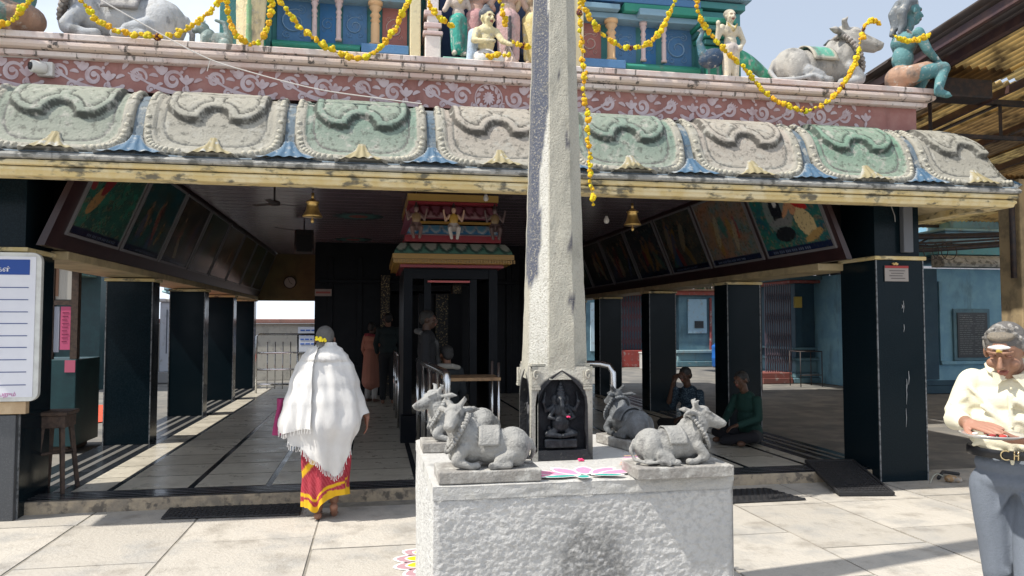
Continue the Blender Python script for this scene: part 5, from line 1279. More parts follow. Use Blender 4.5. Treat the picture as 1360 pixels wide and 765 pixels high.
# framed paintings -------------------------------------------------------------
m_pic = M('glazed_painting', attr=True, rough=.18, c2=(.05,.06,.05), scale=26, lo=.52, hi=.75, spec=.35)
m_frame = M('thin_grey_frame', (.15,.145,.155), rough=.4)
def ell(u, v, cx_, cy_, rx, ry, rot=0):
    a, b = u-cx_, v-cy_; c, s = cos(rot), sin(rot); return ((a*c+b*s)/rx)**2+((-a*s+b*c)/ry)**2 < 1
def piccol(side, idx):
    rr = random.Random(idx*7+(0 if side > 0 else 91)); bgs = [((.02,.10,.09),(.05,.22,.16)),((.02,.13,.16),(.03,.08,.07)),((.04,.05,.06),(.10,.08,.06)),((.03,.09,.07),(.07,.12,.08)),((.20,.13,.09),(.07,.12,.13)),((.05,.07,.05),(.10,.13,.09))]
    if side < 0: bgs = [((.03,.17,.12),(.02,.10,.13)),((.30,.17,.12),(.13,.20,.20)),((.05,.07,.07),(.11,.11,.10)),((.03,.07,.09),(.07,.07,.09)),((.04,.05,.06),(.06,.08,.08)),((.03,.04,.05),(.05,.06,.06))]
    b0, b1 = bgs[idx % 6]
    figs = [(rr.uniform(.15,.85), rr.uniform(.2,.6), rr.uniform(.04,.07), rr.uniform(.16,.3), rr.uniform(-.5,.5), rr.choice([(.30,.17,.10),(.30,.04,.05),(.02,.16,.14),(.40,.34,.22),(.05,.10,.25),(.35,.22,.06)])) for _ in range(9)]
    def f(u, v):       # u along the hall (0 near the camera), v up
        c = mixc(b0, b1, .5+.9*mn.fractal(Vector((u*5,v*5,idx*3.3)),1,2,3)); h_ = mn.noise(Vector((u*16,v*12,idx+9))); c = mixc(c,((.30,.24,.12),(.03,.06,.03),(.25,.08,.05))[int(abs(h_)*30)%3],.45*sstep(.15,.4,abs(h_)))
        if v < .09: return (.008,.015,.05) if not (.03 < v < .065 and .3 < u < .9 and int(u*60) % 2) else (.14,.17,.24)
        if side < 0 and idx == 0:
            # crouching worshipper by a dark rounded stone
            if ell(u,v,.58,.62,.22,.36,.2): c = mixc(c,(.22,.24,.24),.7)
            if ell(u,v,.62,.60,.085,.22) or ell(u,v,.60,.26,.15,.10) : c = (.015,.018,.025)
            if ell(u,v,.61,.42,.17,.05): c = (.20,.21,.22)
            if ell(u,v,.61,.66,.03,.04): c = (.6,.6,.6)
            if ell(u,v,.26,.36,.12,.20,-.3) : c = (.60,.48,.26)
            if ell(u,v,.33,.72,.07,.26,.25) or ell(u,v,.42,.62,.04,.2,.7) or ell(u,v,.36,.92,.08,.08): c = (.52,.27,.15)
            if ell(u,v,.26,.58,.11,.045,.5): c = (.45,.03,.03)
            if ell(u,v,.2,.18,.15,.05,-.4): c = (.40,.26,.10)
            return c
        if side > 0 and idx == 0:
            if ell(u,v,.22,.42,.07,.20,-.5) : c = (.50,.28,.12)
            if ell(u,v,.33,.66,.07,.20,-.4): c = (.30,.04,.05)
            if ell(u,v,.42,.86,.09,.18): c = (.30,.17,.12)
            if ell(u,v,.06,.55,.05,.06): c = (.35,.06,.07)
            return c
        for (a,b,rx,ry,ro,k) in figs:
            if ell(u,v,a,b,rx,ry,ro): c = mixc(c,k,.62)
            if ell(u,v,a+sin(ro)*.1*-1,b+ry*1.05,.03,.045): c = mixc(c,(.30,.18,.12),.7)
        return c
    return f
PLL = ['painting of a bent figure in orange on deep green, first on the left beam','teal toned painting second along the left beam','dim dark painting third along the left beam','dim greenish painting fourth along the left beam','painting fifth along the left beam with a pale reflection','painting sixth along the left beam','painting seventh along the left beam','last painting at the far end of the left beam']
PLR = ['painting of a crouching worshipper beside a black rounded stone, nearest on the right beam','pinkish painting of dancing figures, second on the right beam','dark painting of a crowd, third on the right beam','dark painting of a standing figure, fourth on the right beam','dark painting fifth along the right beam','dark painting sixth along the right beam','dark painting seventh along the right beam','last painting at the far end of the right beam']
for side, xi, ys, lab in ((1,-2.74,7.22,PLL),(-1,4.76,7.02,PLR)):
    for k in range(8):
        y0 = ys+1.46*k; y1 = y0+1.36; cf = piccol(side, k)
        if y1 > 19: continue
        def P3(u, v, off):
            w = lerp(.09,.93,v); nx_, nz_ = 1.037, -.42
            return (xi+.42*side*w+side*nx_/1.119*off, lerp(y0,y1,u), 2.303+1.037*w+nz_/1.119*off)
        t = thing('framed_painting', lab[k], 'painting', P3(.5,0,.02), 0, 'framed paintings leaning along the hall beams')
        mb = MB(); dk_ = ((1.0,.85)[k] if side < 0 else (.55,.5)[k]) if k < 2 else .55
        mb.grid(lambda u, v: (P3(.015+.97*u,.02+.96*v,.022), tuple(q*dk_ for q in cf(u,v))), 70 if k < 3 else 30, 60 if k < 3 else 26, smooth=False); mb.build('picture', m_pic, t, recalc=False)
        mb = MB()
        for (ua,ub,va,vb) in ((0,1,0,.03),(0,1,.97,1),(0,.02,.03,.97),(.98,1,.03,.97)):
            vs = [P3(a,b,o) for o in (.004,.03) for a,b in ((ua,va),(ub,va),(ub,vb),(ua,vb))]
            mb.add(vs, [(0,1,2,3),(4,5,6,7),(0,1,5,4),(1,2,6,5),(2,3,7,6),(3,0,4,7)])
        mb.build('frame', m_frame, t)
# bells, bulbs, clocks, fan, speaker ------------------------------------------------
def bell(label, x, y, z, r):
    t = thing('brass_bell', label, 'bell', (x,y,z), 0, 'brass bells under the front eave')
    mb = MB(); mb.lathe([(r,0),(r*1.02,.008),(r*.93,.02),(r*.72,.05),(r*.60,.09),(r*.56,.125),(r*.70,.128),(r*.70,.137),(r*.5,.145),(r*.34,.158),(r*.12,.165)], (x,y,z), 28); b = mb.build('bell_body', m_brass, t)
    mb = MB(); mb.tube([(x,y,z+.16),(x,y,z+.22)], .013, 8); mb.tube([(x,y,z+.10),(x,y,z-.02)], .006, 6); mb.ball((x,y,z-.035), (.017,.017,.022), 10); mb.build('clapper', m_brass, t)
    mb = MB(); zz = z+.21; k = 0
    while zz < 3.0:
        c = [(x+(.013*cos(a) if k%2 else 0), y+(0 if k%2 else .013*cos(a)), zz+.022+.024*sin(a)) for a in [2*PI*i/10 for i in range(11)]]
        mb.tube(c, .0035, 5, cap=False); zz += .040; k += 1
    mb.build('chain', m_dksteel, t)
    return t
bell('brass bell hanging on a chain near the left beam, lit at the rim', -.554, 7.0, 2.57, .088)
bell('duller brass bell hanging near the right beam beside the stone pillar', 2.484, 7.0, 2.565, .084)
def bulb(label, x, y, z, zt):
    t = thing('light_bulb', label, 'light bulb', (x,y,z))
    mb = MB(); mb.lathe([(.004,-.035),(.02,-.03),(.031,-.01),(.030,.01),(.018,.035),(.014,.05)], (x,y,z), 14); mb.build('glass', M('frosted_glass',(.62,.60,.58),rough=.3), t)
    mb = MB(); mb.tube([(x,y,z+.05),(x,y,z+.09)], .017, 10); mb.tube([(x,y,z+.09),(x,y,zt)], .004, 5); mb.build('holder', m_dksteel, t)
bulb('unlit white bulb hanging in front of the pink shrine tier', 1.27, 8.6, 3.06, 3.30)
bulb('unlit bulb hanging right of the stone pillar under the ceiling', 2.60, 8.2, 2.78, 3.30)
def clock(label, x, y, z, r, flip=0):
    t = thing('wall_clock', label, 'clock', (x,y,z)); m = Matrix.Rotation(PI/2,4,'X')
    mb = MB(); mb.lathe([(r*.86,.0),(r*.88,.03),(r,.035),(r,0)], (x,y,z), 28, mtx=m); mb.build('rim', m_dksteel, t)
    mb = MB(); mb.lathe([(r*.0+.001,.012),(r*.87,.012)], (x,y,z), 28, (.42,.40,.37), mtx=m, cap=False); f_ = mb.build('dial', m_clean, t)
    for nm, a, l in (('hour_hand',2.2,.5),('minute_hand',-.4,.72)):
        mb = MB(); mb.tube([(x,y-.018,z),(x+r*l*sin(a),y-.018,z+r*l*cos(a))], .006, 5, (.02,.02,.02)); mb.build(nm, m_clean, f_)
clock('round clock on the ochre rear wall above the sky opening', -2.01, 18.94, 2.61, .15)
t = thing('ceiling_fan', 'small dark ceiling fan far left under the glossy ceiling', 'fan', (-1.21,9.55,3.1))
mb = MB(); mb.tube([(-1.21,9.55,3.298),(-1.21,9.55,3.1)], .012, 8); mb.lathe([(.03,-.05),(.07,-.04),(.07,.0),(.03,.02)], (-1.21,9.55,3.1), 16); mb.build('motor', m_dksteel, t)
for k in range(3):
    a = 2.1*k+.4; mb = MB(); mb.cbox((-1.21+.19*cos(a),9.55+.19*sin(a),3.075), (.28,.07,.006), rot=(.15,0,a)); mb.build('blade', m_dksteel, t)
t = thing('hanging_speaker', 'small black loudspeaker hanging from the ceiling above the left aisle', 'loudspeaker', (-1.16,13,3.02))
mb = MB(); mb.cbox((-1.16,13,2.98), (.30,.22,.36), rot=(-.25,0,.15)); mb.build('cabinet', m_dksteel, t, bevel=.01)
mb = MB(); mb.cbox((-1.145,12.876,2.945), (.24,.01,.30), rot=(-.25,0,.15)); mb.build('grille', M('speaker_grille',(.03,.03,.034),(.01,.01,.01),scale=200,rough=.8), t)
mb = MB(); mb.tube([(-1.16,13,3.15),(-1.16,13,3.298)], .012, 8); mb.tube([(-1.3,13,3.17),(-1.62,12.9,3.2)], .006, 6); mb.build('bracket', m_dksteel, t)
for lab, x, y, r in (('painted star medallion on the ceiling behind the left bell',-.25,12.05,.42),('second painted ceiling medallion farther back toward the sanctum',-.42,15.4,.40)):
    mb = MB(); 
    for q, (rr, c) in enumerate(((1,(.02,.06,.07)),(.72,(.04,.16,.15)),(.4,(.25,.05,.05)))):
        n = 32; mb.add([(x+r*rr*(1 if i%2 else .8)*cos(2*PI*i/n), y+r*rr*(1 if i%2 else .8)*sin(2*PI*i/n), 3.298-.0015*(q+1)) for i in range(n)], [tuple(range(n))], c)
    tag(mb.build('ceiling_medallion', m_clean, recalc=False), lab, 'ceiling painting', None)
# rails ---------------------------------------------------------------------------
def tubes(name, mat, parent, paths, r):
    o = []
    for nm, p in paths:
        mb = MB(); mb.tube(p, r if nm != 'bar' else r*.5, 10); o.append(mb.build(nm, mat, parent))
    return o
t = thing('steel_barrier', 'stainless steel barrier rail across the back of the left aisle', 'barrier', (-1.2,17,FZ))
tubes('b', m_steel, t, [('top_rail',[(-2.48,17,FZ),(-2.48,17,1.34),(-2.42,17,1.38),(.05,17,1.38)]),('post',[(-1.62,17,FZ),(-1.62,17,1.36)]),('post',[(.02,17,FZ),(.02,17,1.36)]),
   ('rail',[(-2.46,17,.98),(.0,17,.98)]),('rail',[(-2.46,17,.62),(.0,17,.62)]),('rail',[(-2.46,17,.30),(-1.62,17,.30)])]+[('bar',[(-2.25+.16*i,17,.2),(-2.25+.16*i,17,1.22)]) for i in range(4)], .022)
t = thing('teal_bench', 'dark teal bench behind the barrier at the back of the left aisle', 'bench', (-1.0,17.5,FZ)); m_teal = M('dark_teal_paint',(.005,.040,.048),(.008,.055,.062),scale=5,rough=.5)
mb = MB(); mb.box(-1.6,-.1,17.2,17.7,.56,.62); mb.build('seat', m_teal, t, bevel=.005)
for x in (-1.58,-.18):
    for y in (17.22,17.62): mb = MB(); mb.box(x,x+.07,y,y+.06,FZ+.004,.56); mb.build('leg', m_teal, t)
t = thing('steel_railing', 'shiny steel railing left of the plinth with several upright posts', 'railing', (.6,8,FZ)); b_=1.15
tubes('r', m_steel, t, [('top_rail',[(.55,9.45,b_),(.6,8.2,b_),(.66,7.0,b_),(.665,6.96,b_-.02),(.667,6.95,b_-.09),(.667,6.95,FZ)])], .036)
tubes('r', m_steel, t, [('post',[(x,y,FZ),(x,y,b_)]) for x,y in ((.55,9.42),(.575,8.8),(.60,8.2),(.63,7.55))], .028)
tubes('r', m_steel, t, [('rail',[(.56,9.4,z),(.66,7.0,z)]) for z in (.82,.5)], .010)
t = thing('steel_railing', 'bent steel rail end behind the oiled bull right of the pillar', 'railing', (2.4,7.9,FZ))
tubes('r', m_steel, t, [('top_rail',[(1.75,8.3,b_+.02),(2.42,7.86,b_+.02),(2.50,7.81,b_),(2.53,7.79,b_-.07),(2.53,7.79,FZ)]),('post',[(1.78,8.28,FZ),(1.78,8.28,b_)])], .036)
t = thing('steel_railing', 'thin steel posts and rail beside the standing person near the sanctum', 'railing', (.5,11.5,FZ))
tubes('r', m_steel, t, [('post',[(.36,y,FZ),(.36,y,1.15)]) for y in (11.0,12.1,13.2)]+[('rail',[(.36,11.0,z),(.36,13.2,z)]) for z in (1.15,.7)], .018)
t = thing('wooden_table', 'wooden topped table with thin steel legs in front of the shrine', 'table', (1.02,7.95,FZ))
mb = MB(); mb.box(.72,1.30,7.72,8.2,1.015,1.05); mb.build('table_top', m_wood, t, bevel=.005)
for x,y in ((.74,7.74),(1.28,7.74),(.74,8.18),(1.28,8.18)): mb = MB(); mb.tube([(x,y,FZ),(x,y,1.013)] if x < 1 else [(x,y,FZ),(x,y,1.2)], .014, 8); mb.build('leg', m_steel, t)
mb = MB(); mb.box(.75,1.27,7.75,8.17,.60,.62); mb.build('shelf', m_dkwood, t)
# notice board, ledge, stone block, stool ----------------------------------------------
t = thing('notice_board', 'white ruled notice board with a blue heading fixed to the left front pillar', 'notice board', (-3.2,6.8,.96))
bx0,bx1,bz0,bz1,by = -4.15,-2.70,.97,2.19,6.80
def rrect(x0,x1,z0,z1,r,n=6):
    o = []
    for cx_,cz_,a0 in ((x1-r,z1-r,0),(x0+r,z1-r,PI/2),(x0+r,z0+r,PI),(x1-r,z0+r,1.5*PI)):
        for i in range(n+1): a = a0+PI/2*i/n; o.append((cx_+r*cos(a), cz_+r*sin(a)))
    return o
mb = MB(); mb.prism(rrect(bx0,bx1,bz0,bz1,.07), by, by+.05, 'y'); mb.build('frame', M('white_board_frame',(.62,.63,.60),(.5,.5,.48),scale=6,rough=.5), t, bevel=.004)
mb = MB(); mb.box(bx0+.03,bx1-.04,by-.006,by-.001,bz0+.035,bz1-.035); mb.build('panel', M('glossy_white_panel',(.68,.69,.74),(.64,.65,.71),scale=3,rough=.35), t)
mb = MB(); mb.box(bx0+.03,bx1-.085,by-.010,by-.0065,2.005,2.13,(.012,.06,.28)); hd = mb.build('heading_band', m_clean, t)
zl = [1.90,1.80,1.70,1.605,1.505,1.41,1.31,1.21,1.105]
for i, z in enumerate(zl):
    mb = MB(); mb.box(bx0+.03,bx1-.09,by-.0085,by-.0065,z-.0035,z+.0035,(.05,.08,.22)); mb.build('ruled_line', m_clean, t)
def text(name, body, loc, size, mat, parent, align='RIGHT', rot=(PI/2,0,0)):
    cu = bpy.data.curves.new(name, 'FONT'); cu.body = body; cu.size = size; cu.align_x = align; cu.extrude = .001
    o = bpy.data.objects.new(name, cu); COL.objects.link(o)
    dg = bpy.context.evaluated_depsgraph_get(); me = bpy.data.meshes.new_from_object(o.evaluated_get(dg)); bpy.data.objects.remove(o)
    me.name = name; me.materials.clear(); me.materials.append(mat); ob = bpy.data.objects.new(name, me); COL.objects.link(ob)
    off = OFF.get(parent.name, Vector()) if parent else Vector(); ob.location = Vector(loc)-off; ob.rotation_euler = rot; ob.parent = parent; OFF[ob.name] = off
    return ob
m_wtext = M('white_lettering',(.72,.72,.74),rough=.5); m_ptext = M('magenta_lettering',(.45,.08,.30),rough=.5); m_btext = M('blue_lettering',(.05,.07,.2),rough=.5)
text('heading_text','பூைஜகள்',(-2.93,by-.0115,2.03),.055,m_wtext,hd); text('heading_text','திருக்கோயில்-',(-3.03,by-.0115,2.085),.05,m_wtext,hd)
text('footer_text','செய்யப்படும் நைடெபறும்',(-2.86,by-.008,1.015),.042,m_ptext,t); text('handwriting','-6',(-2.99,by-.008,1.325),.06,m_btext,t)
t = thing('wooden_batten', 'pale wooden batten with a dark knot under the notice board', 'batten', (-3.2,6.86,.9))
mb = MB(); mb.box(-4.1,-2.80,6.83,6.898,.865,.965,(.50,.38,.24)); b0 = mb.build('board', M('pale_pine',attr=True,c2=(.42,.30,.18),scale=9,rough=.7), t, bevel=.004)
mb = MB(); mb.ball((-3.02,6.829,.915), (.028,.003,.014), 10, (.08,.05,.03)); mb.build('knot', m_clean, t)
mb = MB(); mb.box(-4.6,-2.875,6.84,6.897,-.01,.855); tag(mb.build('granite_block', m_greygran, bevel=.006), 'speckled grey granite slab standing below the notice board at the pillar foot', 'stone block')
t = thing('wooden_stool', 'old dark wooden stool with splayed legs just inside the left front pillar', 'stool', (-2.78,7.45,FZ))
mb = MB(); mb.box(-2.93,-2.66,7.30,7.60,.79,.825); mb.box(-2.91,-2.68,7.32,7.58,.68,.789); mb.build('seat', m_dkwood, t, bevel=.008)
for sx in (-1,1):
    for sy in (-1,1):
        mb = MB(); mb.tube([(-2.795+sx*.08,7.45+sy*.10,.70),(-2.795+sx*.125,7.45+sy*.17,FZ)], [.026,.020], 4); mb.build('leg', m_dkwood, t)
mb = MB(); mb.tube([(-2.90,7.31,.45),(-2.69,7.59,.45)], .014, 6); mb.build('stretcher', m_dkwood, t)
# floor mats and ramp ------------------------------------------------------------------
m_rub = M('black_rubber',(.018,.018,.02),(.03,.03,.033),scale=30,rough=.65)
def mat(label, pts, z=.004):
    t = thing('rubber_mat', label, 'mat', (pts[0][0],pts[0][1],0))
    mb = MB(); lo = [(x,y,z) for x,y in pts]; hi = [(x,y,z+.012) for x,y in pts]
    mb.add(lo+hi, [(0,1,2,3),(4,5,6,7),(0,1,5,4),(1,2,6,5),(2,3,7,6),(3,0,4,7)]); b = mb.build('base', m_rub, t, bevel=.004)
    mb = MB(); A,B_,C_,D = [Vector((x,y,0)) for x,y in pts]; nu, nv = 30, 12
    for i in range(nu):
        for j in range(nv):
            u0, v0 = (i+.12)/nu, (j+.12)/nv; u1, v1 = (i+.88)/nu, (j+.88)/nv
            if (i+j) % 2: v1 = (j+.6)/nv
            q = [lerp(lerp(A,B_,u),lerp(D,C_,u),v) for u,v in ((u0,v0),(u1,v0),(u1,v1),(u0,v1))]
            q = [Vector((p.x,p.y,z+.0125+.005*((i+j)%2))) for p in q]; r = [p-Vector((0,0,.008)) for p in q]
            mb.add(q+r, [(0,1,2,3),(0,1,5,4),(1,2,6,5),(2,3,7,6),(3,0,4,7)])
    mb.build('tread_blocks', m_rub, t, recalc=True)
mat('black ribbed rubber mat on the paving left of the person in the shawl', [(-1.70,6.66),(-.60,6.60),(-.60,6.99),(-1.72,7.01)])
mat('black ribbed rubber mat on the paving right of the plinth', [(3.0,6.33),(3.88,6.33),(3.76,6.82),(2.9,6.82)])
t = thing('loading_ramp', 'black perforated rubber ramp plate leaning on the hall step', 'ramp', (4.5,6.9,0))
A=Vector((4.27,6.42,.006)); B_=Vector((4.79,6.34,.006)); C_=Vector((5.03,7.3,.14)); D=Vector((4.50,7.36,.14)); N_=(B_-A).cross(D-A).normalized()
mb = MB()
def rq(u0,u1,v0,v1,h0,h1):
    q = [lerp(lerp(A,B_,u),lerp(D,C_,u),v) for u,v in ((u0,v0),(u1,v0),(u1,v1),(u0,v1))]
    mb.add([p+N_*h0 for p in q]+[p+N_*h1 for p in q], [(0,1,2,3),(4,5,6,7),(0,1,5,4),(1,2,6,5),(2,3,7,6),(3,0,4,7)])
rq(0,1,0,1,0,.018); mb.build('plate', m_rub, t)
mb = MB(); rq(0,.04,0,1,.0185,.03); rq(.96,1,0,1,.0185,.03); rq(.041,.959,0,.04,.0185,.03); rq(.041,.959,.96,1,.0185,.03); mb.build('rim', m_rub, t)
mb = MB()
for i in range(14):
    for j in range(16):
        if rnd.random() < .3 and 3 < i < 11 and 3 < j < 13: continue
        u, v = .07+i*.063, .07+j*.055; rq(u,u+.04,v,v+.03,.0185,.024)
mb.build('raised_studs', m_rub, t)
# plate on the right pillar and small things
t = thing('name_plate', 'small grey engraved plate with a red edge on the right front pillar', 'sign', (5.28,6.89,2.12))
mb = MB(); mb.box(5.15,5.42,6.884,6.893,2.04,2.20,(.30,.27,.25)); mb.box(5.15,5.42,6.880,6.8835,2.175,2.20,(.32,.03,.03)); mb.build('plate', m_clean, t)
for i in range(4):
    mb = MB(); mb.box(5.20+.02*(i%2),5.38-.015*(i%3),6.881,6.8835,2.145-.026*i,2.152-.026*i,(.07,.06,.06)); mb.build('engraved_line', m_clean, t)
flower('pale_petal','dried pale yellow petal stuck above the plate on the right pillar',(5.27,6.885,2.215),.03,(.72,.52,.22),'petal')
mb = MB()
for (x,z0,z1,w) in ((5.36,1.72,1.84,.006),(5.345,1.76,1.80,.008),(5.36,1.52,1.60,.006),(5.37,.78,.98,.005),(5.40,.98,1.12,.007),(5.375,.92,1.04,.006),(5.36,.55,.74,.005)):
    mb.tube([(x,6.893,z1),(x+.004,6.893,(z0+z1)/2),(x-.003,6.893,z0)], [w*.5,w,w*.3], 5, (.42,.43,.44), flat=.4)
mb.build('paint_streak', m_clean, [o for o in hall.children if o.name.startswith('pillar')][1])
t = thing('fluorescent_fitting', 'grey tube light fitting on the upper part of the right front pillar', 'light fitting', (5.4,6.92,2.3))
mb = MB(); mb.box(5.36,5.47,6.86,6.925,2.34,3.0,(.12,.13,.15)); mb.build('housing', m_clean, t, bevel=.008)
mb = MB(); mb.tube([(5.26,6.92,3.0),(5.25,6.91,2.85),(5.29,6.90,2.72),(5.31,6.92,2.66)], .005, 5, (.25,.25,.25)); mb.build('cable', m_clean, t)
t = thing('brown_stone', 'small brown broken stone with a cable beside the foot of the right pillar', 'stone', (5.75,6.8,0))
blob('stone', [('e',(5.76,6.78,.035),(.07,.05,.04),(0,.2,.3),(.35,.22,.11)),('e',(5.82,6.76,.03),(.05,.04,.03),None,(.35,.22,.11))], m_stone, t, voxel=.008, smooth=1, noise=.008, nscale=60)
mb = MB(); mb.tube([(5.50,6.75,.01),(5.56,6.78,.07),(5.66,6.85,.08),(5.72,6.82,.05)], .006, 6, (.35,.36,.30)); mb.tube([(5.72,6.9,.02),(5.9,7.05,.05),(6.05,7.0,.03)], .018, 7, (.02,.02,.022)); mb.build('cable', m_clean, t)
# ================================================================== AROUND THE HALL
def part(name, boxes, mat, parent, bevel=0):
    if len(boxes) > 1 and name in ('panel','post','column','hanger','picture_panel','groove','red_base','blue_wall'):
        return [part(name, [b], mat, parent, bevel) for b in boxes][0]
    mb = MB()
    for b in boxes: mb.box(*b[:6], b[6] if len(b) > 6 else None)
    return mb.build(name, mat, parent, bevel=bevel)
m_bluew = M('weathered_blue_wall', (.08,.16,.21), (.12,.22,.26), scale=2.5, rough=.75, stain=.6, stc=(.05,.09,.11), sscale=3, slo=.52, shi=.7, stretch=3, bump=.3)
m_dkblue = M('dark_blue_wall', (.012,.045,.075), (.02,.06,.09), scale=2.5, rough=.7, stain=.5, stc=(.02,.04,.05), sscale=3, slo=.5, shi=.7, stretch=2)
m_bg = M('painted_masonry', attr=True, rough=.8, c2=(.30,.29,.27), scale=7, lo=.54, hi=.72, stain=.4, stc=(.08,.08,.075), sscale=4, slo=.54, shi=.7, stretch=2)
m_tablet = M('black_inscribed_tablet', (.015,.018,.022), (.03,.032,.036), scale=30, rough=.4)
# nearer blue building on the right
t = thing('blue_temple_building', 'light blue painted temple building with a black inscribed tablet, far right', 'building', (14,15.5,0))
m_bluel = M('pale_blue_wall', (.15,.31,.42), (.20,.38,.47), scale=2.5, rough=.75, stain=.6, stc=(.07,.13,.16), sscale=3, slo=.52, shi=.7, stretch=3, bump=.3)
part('wall', [(12.0,16.5,15.5,19,0,2.9)], m_bluel, t)
part('plinth_moulding', [(11.95,16.6,15.40,15.498,0,.18),(11.97,16.6,15.43,15.498,.184,.30)], m_dkblue, t, .01)
part('wall_ledge', [(12.95,16.5,15.41,15.498,.66,.74),(12.95,13.05,15.44,15.498,.744,2.6)], m_bluel, t, .01)
part('side_recess', [(12.0,12.9,15.44,15.497,.32,2.88)], m_dkblue, t)
mb = MB(); mb.prism([(15.2,2.93),(15.18,3.0),(15.24,3.12),(15.36,3.2),(15.6,3.22),(15.6,2.93)], 12.9, 16.7, 'x'); mb.build('cornice', m_lip, t)
part('upper_tier', [(13.0,16.5,15.5,18.8,3.24,3.45,(.13,.34,.38)),(13.2,16.4,15.46,18.7,3.454,3.5,(.02,.03,.04)),(13.3,16.4,15.6,18.7,3.504,3.8,(.22,.38,.48)),(13.2,16.4,15.5,18.7,3.804,3.86,(.25,.42,.50)),(13.6,16.4,15.8,18.7,3.864,4.2,(.17,.32,.42))], m_bg, t, .015)
tb = part('tablet_frame', [(13.32,14.30,15.45,15.497,.75,1.96)], m_bluew, t, .01); part('inscribed_tablet', [(13.41,14.21,15.43,15.448,.82,1.87)], m_tablet, tb)
mb = MB(); rr = random.Random(2)
for i in range(19):
    x = 13.46; z = 1.80-.05*i
    while x < 14.1:
        l = rr.uniform(.03,.11)
        if not (13.76 < x < 13.84) : mb.box(x,min(x+l,14.15),15.426,15.4295,z,z+.016,(.16,.18,.18))
        x += l+.02
mb.build('inscription', m_bg, tb)
# dark blue shrine and gate behind the right pillars
t = thing('blue_corner_shrine', 'dark blue shrine with moulded base in deep shade behind the right pillars', 'building', (12.3,19,0))
part('wall', [(11.5,13.6,19,22,0.62,2.72),(11.36,11.56,18.9,19.3,.6,2.72),(12.9,13.0,18.95,19.0,.62,2.7)], m_dkblue, t)
part('moulded_base', [(11.2,13.9,18.75,22,0,.14),(11.28,13.8,18.83,22,.144,.26),(11.36,13.7,18.92,22,.264,.6),(11.25,13.8,18.8,22,.604,.68),(11.3,13.75,18.86,22,.90,.96)], m_bluew, t, .02)
part('cornice', [(11.1,14,18.7,22,2.724,2.80,(.25,.06,.05)),(11.0,14,18.6,22,2.804,2.92,(.05,.10,.12))], m_bg, t, .02)
mb = MB(); rr = random.Random(8)
for i in range(40): x = rr.uniform(10.6,14); mb.ball((x,18.9+rr.uniform(0,.6),2.98+rr.uniform(0,.25)), (rr.uniform(.08,.2),.12,rr.uniform(.06,.16)), 7, rr.choice([(.30,.28,.24),(.06,.20,.14),(.35,.12,.10),(.12,.2,.26),(.10,.10,.10)]))
mb.build('roof_ornaments', m_bg, t)
part('switch_box', [(11.30,11.50,18.78,18.88,2.05,2.35)], M('yellow_box_paint',(.45,.33,.06),rough=.6), t, .01)
part('wall_vent', [(12.0,12.7,18.97,18.998,1.45,1.70)], m_tablet, t)
def gate(label, x0, x1, y, z0, z1, colr, n):
    g = thing('scissor_gate', label, 'gate', ((x0+x1)/2,y,z0)); mm = M('gate_paint_%s' % ('a' if colr[0] < .1 else 'b'), colr, rough=.5)
    mb = MB()
    for i in range(n+1): x = lerp(x0,x1,i/n); mb.box(x-.012,x+.012,y,y+.03,z0,z1)
    mb.build('upright_bars', mm, g); mb = MB()
    for k in range(4):
        zb = lerp(z0,z1,.08+.23*k)
        for i in range(n):
            xa, xb = lerp(x0,x1,i/n), lerp(x0,x1,(i+1)/n); h = (z1-z0)*.14
            mb.tube([(xa,y-.01,zb),(xb,y-.01,zb+h)], .008, 4); mb.tube([(xb,y-.02,zb),(xa,y-.02,zb+h)], .008, 4)
    mb.build('lattice', mm, g); return g
gate('dark maroon scissor gate left of the dark blue shrine', 10.5, 11.25, 18.95, .30, 2.70, (.07,.05,.07), 11)
t = thing('masonry_step', 'low dark red step under the nearer scissor gate', 'step', (10.9,19,0)); part('step', [(10.3,11.18,18.8,19.6,0,.29,(.22,.07,.06))], m_bg, t, .02)
part('threshold', [(10.3,11.18,18.75,18.8,0,.14,(.18,.07,.06))], m_bg, t, .01)
t = thing('iron_stand', 'thin black iron stand on the yard floor by the shrine steps', 'stand', (11.0,17.8,0))
for x,y in ((10.7,17.6),(11.3,17.6),(10.7,18.1),(11.3,18.1)): mb = MB(); mb.tube([(x,y,0),(x,y,.9)], .014, 6); mb.build('leg', m_dksteel, t)
mb = MB(); mb.tube([(10.7,17.6,.9),(11.3,17.6,.9),(11.3,18.1,.9),(10.7,18.1,.9),(10.7,17.6,.9)], .014, 6); mb.tube([(10.7,17.6,.3),(11.3,17.6,.3)], .012, 6); mb.build('frame', m_dksteel, t)
# far row of small shrines
t = thing('shrine_row', 'sunlit row of blue shrines with red bands and a corrugated awning across the yard', 'building', (11,27,0))
part('blue_wall', [(11.4,13.1,27,29,.25,2.7),(7.2,8.9,27,29,.25,2.7),(13.1,18,28,29,.25,2.7),(8.9,11.4,28,29,.25,2.7)], m_bluew, t)
part('panel', [(11.75,12.5,26.93,26.998,1.25,2.55,(.30,.45,.55)),(7.9,8.4,26.93,26.998,.6,2.4,(.42,.55,.62)),(12.62,12.7,26.9,26.998,.3,2.6,(.22,.05,.05)),(8.62,8.75,26.9,26.998,.3,2.7,(.45,.30,.26))], m_bg, t, .01)
part('niche', [(12.0,12.35,26.90,26.928,1.45,1.72)], m_tablet, t)
part('moulded_base', [(11.2,13.2,26.75,27,0,.2,(.10,.20,.24)),(11.28,13.15,26.85,27,.204,.5,(.16,.28,.32)),(11.2,13.2,26.78,27,.504,.62,(.24,.36,.40)),(7.1,9.0,26.8,27,0,.25,(.3,.4,.42))], m_bg, t, .02)
